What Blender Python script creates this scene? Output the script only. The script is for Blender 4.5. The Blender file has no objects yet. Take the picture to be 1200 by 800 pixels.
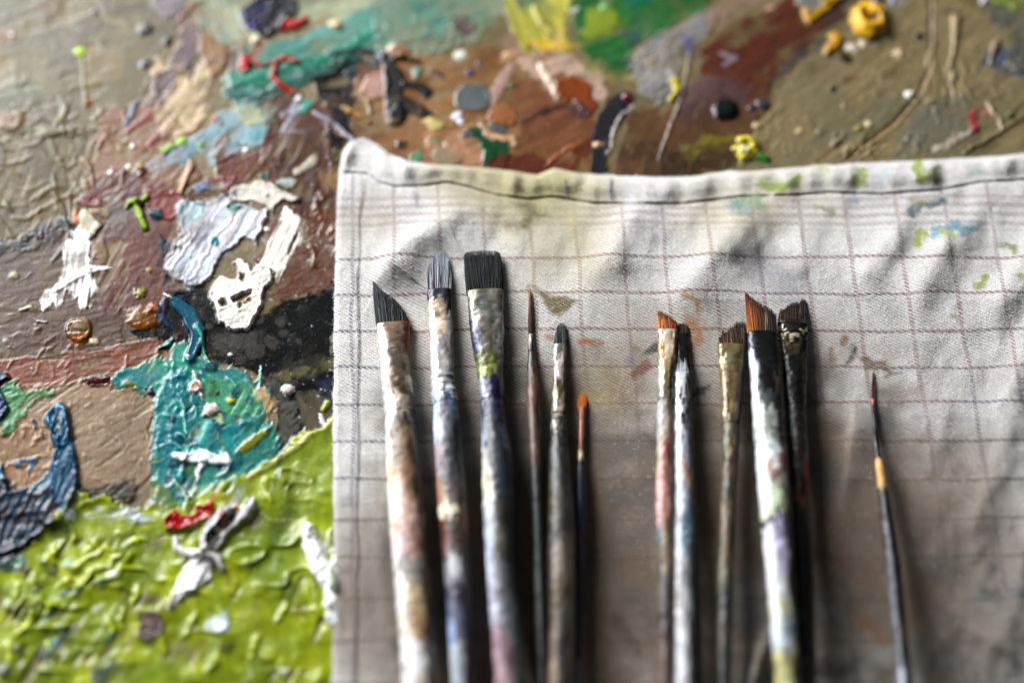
import bpy, math
import numpy as np

# ------------------------------------------------------------------ camera, world, light, exposure
S = 0.0002665            # metres on the palette for one photo pixel
TILT = math.radians(28)
FPX = 2000.0
DIST = S * FPX
scene = bpy.context.scene
cam_d = bpy.data.cameras.new('camera')
cam = bpy.data.objects.new('camera', cam_d)
scene.collection.objects.link(cam)
scene.camera = cam
cam_d.sensor_width = 36.0
cam_d.lens = 36.0 * FPX / 1200.0
cam_d.clip_start = 0.01
cam_d.clip_end = 50
cam.location = (0, -DIST * math.sin(TILT), DIST * math.cos(TILT))
cam.rotation_euler = (TILT, 0, 0)
cam_d.dof.use_dof = True
cam_d.dof.focus_distance = DIST * 0.992
cam_d.dof.aperture_fstop = 2.3
cam_d.dof.aperture_blades = 0

world = bpy.data.worlds.new('World')
scene.world = world
world.use_nodes = True
wb = world.node_tree.nodes['Background']
wb.inputs[0].default_value = (0.92, 0.95, 1.0, 1)
wb.inputs[1].default_value = 0.05

def area(name, az, el, dist, sx, sy, power, col):
    l = bpy.data.lights.new(name, 'AREA')
    l.shape = 'RECTANGLE'; l.size = sx; l.size_y = sy; l.energy = power; l.color = col
    o = bpy.data.objects.new(name, l)
    a, e = math.radians(az), math.radians(el)
    o.location = (dist*math.cos(e)*math.cos(a), dist*math.cos(e)*math.sin(a), dist*math.sin(e))
    from mathutils import Vector
    o.rotation_euler = (-Vector(o.location)).to_track_quat('-Z', 'Y').to_euler()
    scene.collection.objects.link(o)
    return o
area('window_light', 137, 28, 1.1, 0.72, 0.55, 42, (0.97, 0.98, 1.0))
area('far_window_light', 96, 56, 2.2, 1.3, 0.5, 1.3, (0.9, 0.95, 1.0))

scene.view_settings.view_transform = 'Standard'
scene.view_settings.look = 'None'
scene.view_settings.exposure = 0.0
scene.view_settings.gamma = 1.0

# ------------------------------------------------------------------ helpers
rng = np.random.default_rng(7)
CT, ST = math.cos(TILT), math.sin(TILT)

def W(px, py, z=0.0):
    """photo pixel + height (metres) -> world point on that height"""
    px = np.asarray(px, float); py = np.asarray(py, float); z = np.asarray(z, float)
    dx = (px - 600) / FPX; dy = -(py - 400) / FPX
    wy = dy * CT + ST
    wz = dy * ST - CT
    cz = DIST * CT; cy = -DIST * ST
    t = (z - cz) / wz
    return np.stack([dx * t, cy + wy * t, np.broadcast_to(z, (dx*t).shape)], -1)

def mpp(py, z=0.0):
    """metres per pixel at that place"""
    dy = -(np.asarray(py, float) - 400) / FPX
    t = (z - DIST * CT) / (dy * ST - CT)
    return t / FPX

def lin(c):
    c = np.asarray(c, float) / 255.0
    return np.where(c <= 0.04045, c / 12.92, ((c + 0.055) / 1.055) ** 2.4)

_tab = np.random.default_rng(99).random((16, 256, 256))
def vn(x, y, seed=0):
    t = _tab[seed % 16]
    x = x + (seed * 17.13) % 97; y = y + (seed * 31.7) % 89
    xi = np.floor(x).astype(np.int64); yi = np.floor(y).astype(np.int64)
    fx = x - xi; fy = y - yi
    fx = fx*fx*(3-2*fx); fy = fy*fy*(3-2*fy)
    x0 = xi & 255; x1 = (xi+1) & 255; y0 = yi & 255; y1 = (yi+1) & 255
    a = t[y0, x0]; b = t[y0, x1]; c = t[y1, x0]; d = t[y1, x1]
    return (a + (b-a)*fx + (c-a)*fy + (a-b-c+d)*fx*fy) * 2 - 1
def fbm(x, y, seed=0, octv=3, gain=0.5):
    s = 0; a = 1; n = 0
    for k in range(octv):
        s = s + a * vn(x * 2**k, y * 2**k, seed + k * 3); n += a; a *= gain
    return s / n
def sstep(a, b, x):
    t = np.clip((x - a) / (b - a), 0, 1)
    return t*t*(3-2*t)

def seg_dist(X, Y, pts, rad=None):
    """distance to a polyline, minus nothing; also the interpolated radius"""
    best = np.full(X.shape, 1e9); rr = np.zeros(X.shape); tt = np.zeros(X.shape)
    n = len(pts)
    for i in range(n - 1):
        (ax, ay), (bx, by) = pts[i], pts[i+1]
        vx, vy = bx-ax, by-ay
        t = np.clip(((X-ax)*vx + (Y-ay)*vy) / max(vx*vx+vy*vy, 1e-9), 0, 1)
        d = np.hypot(X-ax-t*vx, Y-ay-t*vy)
        m = d < best
        best = np.where(m, d, best)
        if rad is not None: rr = np.where(m, rad[i] + (rad[i+1]-rad[i])*t, rr)
        tt = np.where(m, (i+t)/(n-1), tt)
    return best, rr, tt
def poly_sd(X, Y, P):
    """signed distance, positive inside"""
    best = np.full(X.shape, 1e9); ins = np.zeros(X.shape, bool)
    n = len(P)
    for i in range(n):
        ax, ay = P[i]; bx, by = P[(i+1) % n]
        vx, vy = bx-ax, by-ay
        t = np.clip(((X-ax)*vx + (Y-ay)*vy) / max(vx*vx+vy*vy, 1e-9), 0, 1)
        best = np.minimum(best, np.hypot(X-ax-t*vx, Y-ay-t*vy))
        c = ((ay > Y) != (by > Y))
        with np.errstate(divide='ignore', invalid='ignore'):
            xi = ax + (Y-ay) * vx / (vy if abs(vy) > 1e-9 else 1e-9)
        ins ^= c & (X < xi)
    return np.where(ins, best, -best)

def link(o): scene.collection.objects.link(o); return o
def make_mesh(name, V, F, mat, parent=None, col=None, smooth=True, attrs=None, uv=None):
    me = bpy.data.meshes.new(name)
    V = np.asarray(V, np.float32); F = np.asarray(F, np.int32)
    me.vertices.add(len(V)); me.vertices.foreach_set('co', V.ravel())
    k = F.shape[1]
    me.loops.add(F.size); me.loops.foreach_set('vertex_index', F.ravel())
    me.polygons.add(len(F))
    me.polygons.foreach_set('loop_start', np.arange(0, F.size, k, dtype=np.int32))
    me.polygons.foreach_set('loop_total', np.full(len(F), k, np.int32))
    if smooth: me.polygons.foreach_set('use_smooth', np.ones(len(F), bool))
    if col is not None:
        a = me.color_attributes.new('Col', 'FLOAT_COLOR', 'POINT')
        c = np.asarray(col, np.float32)
        if c.shape[1] == 3: c = np.concatenate([c, np.ones((len(c), 1), np.float32)], 1)
        a.data.foreach_set('color', c.ravel())
    for n_, v_ in (attrs or {}).items():
        a = me.attributes.new(n_, 'FLOAT', 'POINT'); a.data.foreach_set('value', np.asarray(v_, np.float32).ravel())
    if uv is not None:
        u = me.uv_layers.new(name='UVMap')
        u.data.foreach_set('uv', np.asarray(uv, np.float32)[F.ravel()].ravel())
    me.update(); me.validate()
    me.materials.append(mat)
    o = link(bpy.data.objects.new(name, me))
    if parent is not None: o.parent = parent
    return o
def thing(name, label, cat, loc=(0, 0, 0), group=None):
    o = link(bpy.data.objects.new(name, None))
    o.empty_display_size = 0.02
    o['label'] = label; o['category'] = cat
    if group: o['group'] = group
    return o

class NT:
    def __init__(s, name):
        s.m = bpy.data.materials.new(name); s.m.use_nodes = True
        s.t = s.m.node_tree; s.b = s.t.nodes['Principled BSDF']
    def n(s, typ, **kw):
        nd = s.t.nodes.new(typ)
        for k, v in kw.items():
            if isinstance(k, str) and k.startswith('i_'): nd.inputs[int(k[2:])].default_value = v
            else: setattr(nd, k, v)
        return nd
    def l(s, a, b): s.t.links.new(a, b)
    def math(s, op, a, b=None, c=None, clamp=False):
        nd = s.t.nodes.new('ShaderNodeMath'); nd.operation = op; nd.use_clamp = clamp
        for i, v in enumerate((a, b, c)):
            if v is None: continue
            if hasattr(v, 'is_output'): s.l(v, nd.inputs[i])
            else: nd.inputs[i].default_value = v
        return nd.outputs[0]
    def mix(s, f, a, b, mode='MIX'):
        nd = s.t.nodes.new('ShaderNodeMix'); nd.data_type = 'RGBA'; nd.blend_type = mode
        for i, v in ((0, f), (6, a), (7, b)):
            if hasattr(v, 'is_output'): s.l(v, nd.inputs[i])
            else: nd.inputs[i].default_value = v if i == 0 else (*v[:3], 1)
        return nd.outputs[2]

# paint on the palette: colour and roughness per vertex, fine pits by bump
def paint_material(name, rough_attr=True, bump=0.25, scale=2600, coat=0.0, rough=0.4, var=0.22, vscale=900, spec=.45):
    t = NT(name)
    at = t.n('ShaderNodeAttribute', attribute_name='Col')
    tc = t.n('ShaderNodeTexCoord')
    nz = t.n('ShaderNodeTexNoise'); t.l(tc.outputs['Object'], nz.inputs['Vector'])
    nz.inputs['Scale'].default_value = vscale; nz.inputs['Detail'].default_value = 4
    f = t.math('MULTIPLY_ADD', nz.outputs[0], var*2, 1 - var)
    mul = t.n('ShaderNodeVectorMath', operation='SCALE'); t.l(at.outputs['Color'], mul.inputs[0]); t.l(f, mul.inputs['Scale'])
    t.l(mul.outputs[0], t.b.inputs['Base Color'])
    if rough_attr:
        ra = t.n('ShaderNodeAttribute', attribute_name='Rgh')
        r2 = t.math('MULTIPLY_ADD', nz.outputs[0], 0.18, -0.09)
        t.l(t.math('ADD', ra.outputs['Fac'], r2, clamp=True), t.b.inputs['Roughness'])
    else:
        t.b.inputs['Roughness'].default_value = rough
    n2 = t.n('ShaderNodeTexNoise'); t.l(tc.outputs['Object'], n2.inputs['Vector'])
    n2.inputs['Scale'].default_value = scale; n2.inputs['Detail'].default_value = 3
    bp = t.n('ShaderNodeBump'); bp.inputs['Strength'].default_value = bump; bp.inputs['Distance'].default_value = 0.0003
    t.l(n2.outputs[0], bp.inputs['Height']); t.l(bp.outputs[0], t.b.inputs['Normal'])
    t.b.inputs['Coat Weight'].default_value = coat
    t.b.inputs['Coat Roughness'].default_value = 0.15
    t.b.inputs['Specular IOR Level'].default_value = spec
    return t.m
M_PAINT = paint_material('dried_oil_paint', coat=0.04, bump=.3, spec=.25)
M_CRUST = paint_material('paint_crusted_brush', rough_attr=False, bump=0.35, rough=0.42, var=0.25, vscale=1400)
M_FERR = paint_material('painted_metal_ferrule', rough_attr=False, bump=0.3, rough=0.3, var=0.25, vscale=1400)
M_FERR.node_tree.nodes['Principled BSDF'].inputs['Metallic'].default_value = .3
M_HAIR = paint_material('brush_hair', rough_attr=False, bump=0.0, rough=0.45, var=0.25, vscale=2500, spec=.14)

# ------------------------------------------------------------------ the palette's paint, laid down stroke by stroke
X0, X1, Y0, Y1 = -150, 1350, -120, 930
GX, GY = np.meshgrid(np.arange(X0, X1+1, dtype=float), np.arange(Y0, Y1+1, dtype=float))
NY, NX = GX.shape
K = 1.12
def L3(c):
    c = lin(c)**1.36 * 1.0
    g_ = c.mean()
    return np.clip(g_ + (c-g_)*.98, .003, .82)
H = np.zeros(GX.shape); C = np.zeros(GX.shape + (3,)); C[:] = L3((128, 115, 84))
R = np.full(GX.shape, 0.40); LB = np.zeros(GX.shape, np.int16)
LABELS = []     # (name, label)
def new_label(name, label):
    LABELS.append((name, label)); return len(LABELS)

def window(pts, pad):
    xs = [p[0] for p in pts]; ys = [p[1] for p in pts]
    i0 = max(int(min(ys)-pad-Y0), 0); i1 = min(int(max(ys)+pad-Y0)+1, NY)
    j0 = max(int(min(xs)-pad-X0), 0); j1 = min(int(max(xs)+pad-X0)+1, NX)
    return slice(i0, max(i1, i0)), slice(j0, max(j1, j0))
_seed = [0]
def lay(pts, col, h=1.0, rad=None, warp=4, wl=14, soft=1.2, ang=None, sw=3.0, sh=0.5, sc=0.0, col2=None, mixn=None,
        a=1.0, rim=0.0, lab=None, whole=False, rough=None, flat=0.0, crust=0.0, holes=None, dome=0.0, ragged=0.0):
    """one patch (polygon) or stroke (rad given) of paint: colour, thickness, streaks, rim, crust"""
    _seed[0] += 1; sd_ = _seed[0]
    mr = 0 if rad is None else (max(rad) if np.ndim(rad) else rad)
    w = window(pts, mr + warp + 8)
    X, Y = GX[w], GY[w]
    if X.size == 0: return
    wx = fbm(X/wl, Y/wl, sd_, 4, .62) * warp * 1.5; wy = fbm(X/wl, Y/wl, sd_+5, 4, .62) * warp * 1.5
    wd_p = max(p[0] for p in pts)-min(p[0] for p in pts)
    big = wd_p > 55 and rad is None and not dome and not whole and (h < 3.6 or wd_p > 150)
    if big: h = h*.35; rim = rim*.4; soft = max(soft, 1.8); sh = sh*.4
    if ragged:
        wx = wx + vn(X/2.5, Y/2.5, sd_+1)*ragged; wy = wy + vn(X/2.5, Y/2.5, sd_+2)*ragged
    if rad is None: d = poly_sd(X+wx, Y+wy, pts)
    else:
        if not np.ndim(rad): rad = [rad]*len(pts)
        q, rr, _ = seg_dist(X+wx, Y+wy, pts, rad); d = rr - q
    if big:
        an = math.radians(ang if ang is not None else 35 + 25*math.sin(sd_))
        ca, sa = math.cos(an), math.sin(an)
        uu_ = X*ca - Y*sa; vv_ = X*sa + Y*ca
        fr = vn(uu_/60, vv_/2.6, sd_+11)*.6 + vn(uu_/40, vv_/6, sd_+12)*.8
        d = d + fr*6.0*sstep(24, 0, np.abs(d)); soft = soft*1.4
    for hp in (holes or []):
        dh = poly_sd(X+wx*.5, Y+wy*.5, hp); d = np.minimum(d, -dh)
    m = sstep(-soft*0.5, soft, d) * a
    if big: m = m*(1 - .75*sstep(.15, .7, fr*.6 + fbm(X/28, Y/22, sd_+13, 3)))
    tex = 0; cn = fbm(X/9, Y/9, sd_+7, 3)
    if ang is not None:
        ca, sa = math.cos(math.radians(ang)), math.sin(math.radians(ang))
        u = (X+wx)*ca - (Y+wy)*sa; v = (X+wx)*sa + (Y+wy)*ca       # along / across, screen angle
        st = vn(u/70, v/sw, sd_+3)*0.5 + vn(u/34, v/(sw*.45), sd_+4)*0.35 + vn(u/60, v/(sw*3), sd_+6)*.3
        tex = st * sh
        cn = st*0.8 + cn*0.35
    if crust:
        crust = crust*.5; r1 = 1 - np.abs(fbm(X/11, Y/9, sd_+9, 3, .6))*2.6
        tex = tex + crust * (np.clip(r1, 0, 1)**2 + 0.4*fbm(X/3.2, Y/3.2, sd_+2, 2))
    c = L3(col)
    if col2 is not None:
        k = sstep(-0.35, 0.35, cn if mixn is None else fbm(X/mixn, Y/mixn, sd_+8, 3))[..., None]
        c = c*(1-k) + L3(col2)*k
    c = c * (1 + (sc or (0.3 if big else .16))*cn[..., None])
    C[w] = C[w]*(1-m[..., None]) + np.clip(c, 0.003, .9)*m[..., None]
    prof = m.copy()
    if dome: prof = m * np.clip(1 - (1-np.clip(d/dome, 0, 1))**2, 0, 1)**.5
    if flat: H[w] = H[w]*(1-m*flat)
    H[w] += prof*h + m*tex + rim*np.exp(-((d-1.8)/1.7)**2)*(a) * (0.6+0.8*np.clip(fbm(X/8, Y/8, sd_+6, 2)+.4, 0, 1))
    if rough is not None: R[w] = R[w]*(1-m) + rough*m*.9
    if lab is not None: LB[w] = np.where(m > 0.5, lab, LB[w])

def dot(x, y, r, col, h=1.0, **k):
    k.setdefault('warp', r*0.35); k.setdefault('wl', max(r*1.3, 3)); k.setdefault('dome', r)
    lay([(x-r*.2, y), (x+r*.2, y)], col, h, rad=r, **k)
def squiggles(x0, y0, x1, y1, n, ln=16, w=1.2, h=1.6, tint=1.25, seed=1, ang=None, spread=1.2):
    g = np.random.default_rng(seed)
    w = w*1.25; h = h*.7; tint = 1+(tint-1)*.45
    for _ in range(n):
        x, y = g.uniform(x0, x1), g.uniform(y0, y1)
        a = g.uniform(0, 6.28) if ang is None else math.radians(ang) + g.normal(0, .35)
        pts = [(x, y)]; L = ln*g.uniform(.4, 1.5)
        for k in range(4):
            a += g.normal(0, spread*.4); x += math.cos(a)*L/4; y -= math.sin(a)*L/4; pts.append((x, y))
        wd = w*g.uniform(.6, 1.4)
        sl = window(pts, 7); X, Y = GX[sl], GY[sl]
        if X.size == 0: continue
        q, rr, tt = seg_dist(X, Y, pts, [wd*.4, wd, wd*.8, wd, wd*.3])
        m = np.exp(-(q/np.maximum(rr, .3))**2*.8)
        H[sl] += m*h*g.uniform(.2, .8)
        C[sl] *= (1 + (tint-1)*m)[..., None]

def smear(n, seed, box=(-140, -110, 1340, 700)):
    """a knife dragging wet colour over its neighbours"""
    g = np.random.default_rng(seed)
    for _ in range(n):
        x, y = g.uniform(box[0], box[2]), g.uniform(box[1], box[3])
        if x > 430 and y > 230: continue
        a = math.radians(g.choice([35, 60, 25, 75, -40, 10]) + g.normal(0, 14)); Ln = g.uniform(10, 46); r = g.uniform(1.5, 7)
        j0, i0 = int(np.clip(x-X0, 0, NX-1)), int(np.clip(y-Y0, 0, NY-1))
        c = C[i0, j0].copy() * g.uniform(.85, 1.15)
        dx, dy = math.cos(a), -math.sin(a)
        pts = [(x, y), (x+dx*Ln*.5-dy*g.normal(0, 3), y+dy*Ln*.5+dx*g.normal(0, 3)), (x+dx*Ln, y+dy*Ln)]
        sl = window(pts, r+5); X, Y = GX[sl], GY[sl]
        if X.size == 0: continue
        q, rr, tt = seg_dist(X, Y, pts, [r, r, r*.5])
        u = (X-x)*dx+(Y-y)*dy; v = -(X-x)*dy+(Y-y)*dx
        st = vn(v/1.6+x, u/30, 3)
        m = sstep(-.5, 2.5, rr-q+st*2.0) * (1-tt*.8) * np.clip(.75+st*.9, 0, 1) * g.uniform(.5, .95)
        C[sl] = C[sl]*(1-m[..., None]) + c*m[..., None]
        H[sl] += m*(g.uniform(0, .25)+st*.10)
tan = (130, 117, 84)
# --- base coat over the whole board
lay([(-150, -120), (1350, -120), (1350, 930), (-150, 930)], (120, 108, 78), .2, warp=0, ang=20, sw=5, sh=.5, col2=(140, 126, 96), mixn=60)
bz = fbm(GX/130, GY/130, 3, 4)
H += bz*1.6
# --- upper left tans
lay([(-150, -120), (210, -120), (215, 20), (200, 60), (165, 120), (140, 150), (60, 160), (-150, 158)], (112, 104, 72), 2.5, ang=12, sw=5, sh=.5, col2=(98, 92, 66), mixn=45, rim=1.6)
lay([(-10, 110), (40, 95), (60, 105), (30, 140), (-10, 150)], (92, 102, 84), .4, a=.7, soft=14)
lay([(40, 0), (75, -5), (75, 12), (50, 22)], (110, 78, 40), .5, a=.8, soft=6)
lay([(0, -20), (30, -20), (60, 5), (20, 30), (0, 40)], (100, 98, 80), .3, a=.6, soft=10)
lay([(95, 60), (150, 58), (150, 95), (105, 110)], (138, 122, 90), .3, a=.7, soft=8)
lay([(112, 0), (125, 22), (150, 34)], (160, 152, 128), .6, rad=[3, 4, 2], a=.6, soft=4, rough=.35)
lay([(97, 72), (99, 100), (101, 128)], (150, 138, 104), 2.0, rad=1.6, warp=1)
lay([(180, -30), (228, -20), (214, 22), (196, 24), (180, 12)], (118, 108, 112), 1, ang=30)
lay([(210, 32), (222, 14), (236, 2)], (128, 92, 58), 1.4, rad=[2, 4, 3])
lay([(172, -120), (760, -120), (700, 20), (560, 20), (215, 10)], (150, 152, 126), .4, col2=(112, 130, 116), ang=15)
lay([(0, 165), (60, 158), (140, 150), (110, 180), (95, 230), (90, 262), (40, 280), (-150, 300), (-150, 160)], (106, 92, 58), 1.6, ang=70, sw=5, sh=.8, col2=(98, 86, 58), mixn=30, rim=1.2, rough=.5)
squiggles(-60, 140, 130, 160, 18, ln=30, w=1.8, h=3.2, tint=1.35, seed=3, ang=15)
squiggles(-60, 150, 92, 262, 44, ln=44, w=1.6, h=2.4, tint=1.28, seed=4)
squiggles(-60, 20, 130, 120, 26, ln=20, w=1.2, h=1.5, tint=1.22, seed=5)
lay([(0, 136), (26, 134), (32, 152), (14, 160), (-4, 150)], (112, 82, 34), 1.5, soft=5, a=.9)
# --- browns, middle left
lay([(-150, 290), (40, 285), (100, 262), (110, 300), (130, 330), (150, 420), (-150, 430)], (104, 84, 54), 1.2, ang=10, sw=4, sh=.6, col2=(84, 62, 44), mixn=40, rough=.42)
lay([(20, 280), (60, 262), (90, 248), (92, 268), (74, 278), (45, 292), (0, 304), (-60, 312), (-60, 296)], (52, 50, 48), 1, crust=.6, rough=.35)
lay([(0, 330), (80, 330), (110, 345), (220, 330), (215, 400), (-40, 430), (-80, 380)], (92, 62, 44), .5, a=.85, soft=14, ang=5)
lay([(120, 130), (200, 120), (240, 150), (212, 200), (196, 230), (130, 250), (96, 235), (110, 180)], (142, 116, 92), 1, ang=38, sw=3, sh=.8, col2=(124, 84, 68), rim=.8)
lay([(88, 232), (140, 200), (180, 205), (212, 225), (216, 260), (200, 300), (195, 340), (216, 372), (120, 370), (104, 330), (112, 262)], (108, 62, 46), 1.3, ang=60, sw=4, sh=.4, col2=(96, 50, 38), mixn=25, rim=.5, rough=.36)
lay([(170, 225), (214, 228), (217, 250), (200, 262), (176, 255)], (120, 48, 38), .8, rim=.8)
lay([(150, 158), (176, 137)], (126, 42, 34), .8, rad=[2, 5], warp=2)
lay([(176, 170), (203, 148)], (126, 46, 36), .8, rad=[4, 7], warp=2)
lay([(150, 148), (158, 128), (163, 122)], (100, 110, 128), 1.4, rad=[3, 4, 2])
lay([(178, 195), (196, 172), (160, 235), (145, 240)], (136, 96, 82), .3, a=.6, soft=7, ang=50)
lay([(86, 238), (100, 231), (120, 234), (120, 244), (98, 246)], (118, 24, 20), 1.2, warp=2, rough=.2)
lay([(104, 248), (120, 246), (132, 251), (127, 258), (112, 254)], (138, 112, 72), 1, warp=1)
squiggles(98, 150, 180, 240, 16, ln=16, w=1.5, h=2, tint=1.35, seed=6)
lay([(98, 190), (106, 200), (110, 222)], (158, 140, 126), 2.5, rad=[3, 2.2, 1.5], warp=2, rough=.22)
lay([(100, 214), (106, 214), (108, 224), (102, 226)], (150, 80, 26), 1, warp=1)
lay([(108, 282), (124, 284), (128, 300), (126, 312), (110, 306)], (122, 98, 58), .8, warp=2)
# violet-brown fabric-like patch, cream shoulder
lay([(186, 72), (206, 84), (225, 100), (243, 70), (248, 92), (243, 128), (225, 155), (196, 166), (178, 140), (176, 120)], (162, 142, 108), 2.2, ang=50, sw=5, sh=1.2, col2=(186, 170, 140), rim=1)
lay([(205, 60), (215, 32), (232, 30), (240, 40), (237, 66), (214, 88), (193, 122), (168, 124), (182, 96)], (108, 90, 92), 1.6, ang=28, sw=1.6, sh=.8, rim=.7)
lay([(236, 42), (262, 56), (266, 78), (250, 98), (238, 74)], (146, 116, 78), 1.4, ang=60)
lay([(262, 62), (284, 58), (280, 72), (262, 84)], (86, 54, 44), .5)
# pale green and teal sweep
lay([(238, 12), (282, 2), (292, 30), (320, 50), (300, 56), (262, 56), (244, 46), (236, 26)], (138, 146, 132), 1.5, ang=-60, sw=4, sh=.6, col2=(162, 164, 136))
lay([(236, 22), (243, 14), (239, 34), (246, 44)], (70, 122, 92), .4, a=.8, soft=4)
lay([(330, 22), (420, -6), (440, -10), (440, 14), (370, 28), (340, 30)], (158, 164, 138), 1, ang=15)
teal = new_label('paint_patch', 'teal green sweep of thick brushed paint')
lay([(282, 62), (306, 52), (352, 40), (408, 22), (470, -6), (520, -10), (540, 44), (470, 58), (420, 72), (376, 88), (340, 104), (300, 122), (276, 128), (262, 112), (272, 84)],
    (62, 128, 116), 2.2, ang=24, sw=4, sh=.9, col2=(104, 150, 140), rim=1, lab=teal, rough=.35)
lay([(276, 96), (330, 92), (400, 66), (440, 40)], (34, 112, 92), 1.0, rad=[10, 13, 8, 3], ang=25, sw=3, sh=.8, col2=(28, 132, 112), rough=.28, lab=teal)
lay([(268, 112), (300, 118), (350, 98), (420, 70)], (20, 96, 92), .8, rad=[5, 9, 7, 4], ang=28, sh=.7, a=.85, lab=teal, rough=.25)
squiggles(300, 50, 420, 90, 30, ln=12, w=1.1, h=1.4, tint=1.3, seed=9, ang=25)
lay([(440, 0), (540, -10), (575, 10), (560, 50), (510, 66), (470, 62), (440, 50)], (136, 142, 122), 1.2, ang=10, sh=.8, col2=(104, 132, 116), rim=.8)
lay([(528, 25), (550, 22), (562, 34), (548, 46), (530, 40)], (104, 92, 86), .5, soft=4)
squiggles(430, 20, 560, 70, 50, ln=10, w=1.4, h=1.8, tint=1.28, seed=10)
# navy and red
navy = new_label('paint_dab', 'deep navy blue dab of glossy paint')
lay([(281, 16), (296, 4), (318, -4), (352, 2), (344, 22), (326, 38), (311, 48), (298, 36), (286, 30)], (26, 25, 58), 4, rim=1.5, ang=60, col2=(20, 20, 38), rough=.18, lab=navy)
lay([(283, 20), (292, 30), (300, 40)], (44, 38, 118), 1.5, rad=[4, 4, 2], lab=navy, rough=.2)
red1 = new_label('paint_dab', 'short bright red dab beside the navy paint')
lay([(332, 36), (342, 30), (356, 28)], (168, 36, 32), 4, rad=[5, 6, 5], lab=red1, rough=.2, crust=.8)
red2 = new_label('paint_squiggle', 'red squiggle of paint on the teal sweep')
lay([(283, 82), (288, 72), (291, 80), (286, 86)], (176, 24, 28), 4, rad=[4, 5, 5, 3], warp=1, lab=red2, rough=.15)
lay([(290, 79), (310, 79), (322, 78), (334, 71), (349, 76)], (150, 26, 30), 3, rad=[4, 2, 3, 5, 3], warp=2, lab=red2, rough=.18)
lay([(323, 78), (321, 93), (330, 104), (345, 112), (352, 114)], (172, 42, 48), 3.5, rad=[2.5, 3, 3.5, 4, 2], warp=1.5, lab=red2, rough=.18)
dot(394, 32, 6, (206, 198, 160), 5, rough=.2)
dot(301, 50, 5, (200, 190, 168), 4, rough=.2)
dot(254, 143, 4, (176, 60, 64), 3); dot(259, 147, 2.5, (215, 205, 200), 3)
# blue grey strokes
lay([(160, 205), (215, 170), (245, 150), (262, 128), (300, 122), (330, 146), (316, 168), (250, 200), (240, 180), (190, 204)], (118, 146, 152), 1.2, ang=35, sw=4, sh=.8, col2=(140, 162, 166), rim=.9)
lay([(278, 130), (306, 128), (315, 145), (290, 152)], (160, 166, 134), .8)
lay([(296, 152), (316, 150), (312, 168), (290, 165)], (86, 148, 156), .8, a=.8, soft=4)
lay([(172, 206), (198, 180), (220, 168), (228, 178), (190, 204)], (96, 118, 146), .6, a=.8, soft=4, ang=35)
# black area right of the teal
blk = new_label('paint_patch', 'glossy black patch of paint')
lay([(362, 96), (386, 84), (420, 72), (462, 58), (474, 66), (446, 84), (424, 100), (416, 140), (412, 192), (392, 204), (382, 184), (384, 140)], (22, 22, 24), 1.5, rough=.16, lab=blk, rim=.6)
lay([(386, 68), (412, 64), (440, 62)], (12, 14, 14), .5, rad=[2, 4, 3])
lay([(404, 88), (440, 78), (446, 64), (470, 62)], (24, 78, 92), .8, rad=[2, 5, 4, 2], ang=28)
# brown panel
lay([(318, 120), (345, 112), (384, 124), (392, 180), (396, 258), (350, 262), (320, 226), (300, 180)], (104, 64, 48), 1.2, ang=62, sw=4, sh=.6, col2=(84, 62, 44), rim=.6, rough=.34)
lay([(330, 160), (352, 150), (362, 180), (340, 196)], (98, 78, 42), .5, soft=10, a=.8)
lay([(376, 200), (398, 205), (398, 228), (378, 224)], (150, 124, 84), .5, soft=6, a=.8)
lay([(355, 122), (362, 118), (368, 124), (358, 136), (348, 134)], (92, 152, 140), 1.2, warp=1)
lay([(368, 134), (382, 142), (402, 156), (416, 170)], (168, 168, 180), 2.2, rad=[2, 3, 3, 2], warp=2, rough=.3)
dot(351, 120, 4, (225, 225, 225), 4)
lay([(402, 128), (418, 136), (432, 148)], (188, 150, 96), 3, rad=[2, 2.5, 1.5])
lay([(384, 150), (402, 164), (408, 168)], (150, 118, 88), 2, rad=[1.5, 2, 1.5])
lay([(424, 114), (432, 124), (436, 132)], (206, 198, 166), 3.5, rad=[3, 4, 2])
# orange-brown fan
lay([(250, 168), (258, 162), (282, 168), (306, 172), (330, 176), (328, 196), (305, 205), (290, 214), (272, 228), (262, 222), (250, 200)], (122, 74, 38), 2.4, ang=58, sw=3, sh=.7, col2=(88, 48, 34), rim=1.2, rough=.3)
lay([(330, 140), (346, 128), (330, 160)], (164, 168, 186), .6, rad=[3, 2, 2], a=.8)
lay([(240, 214), (275, 210), (262, 226)], (132, 50, 40), .8, rad=[3, 3, 2], a=.8)
lay([(222, 188), (229, 196), (224, 210), (214, 232), (210, 228), (218, 206)], (206, 166, 138), 3, warp=1, rim=1, rough=.3)
lay([(228, 200), (238, 206), (236, 214), (216, 222)], (110, 66, 34), 1.2, warp=1)
lay([(212, 232), (230, 222), (258, 222), (262, 234), (236, 242), (220, 240)], (98, 74, 38), 1.6, ang=10, rim=.8)
lay([(229, 218), (244, 214), (250, 222), (234, 226)], (110, 128, 152), .8, a=.9)
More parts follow.
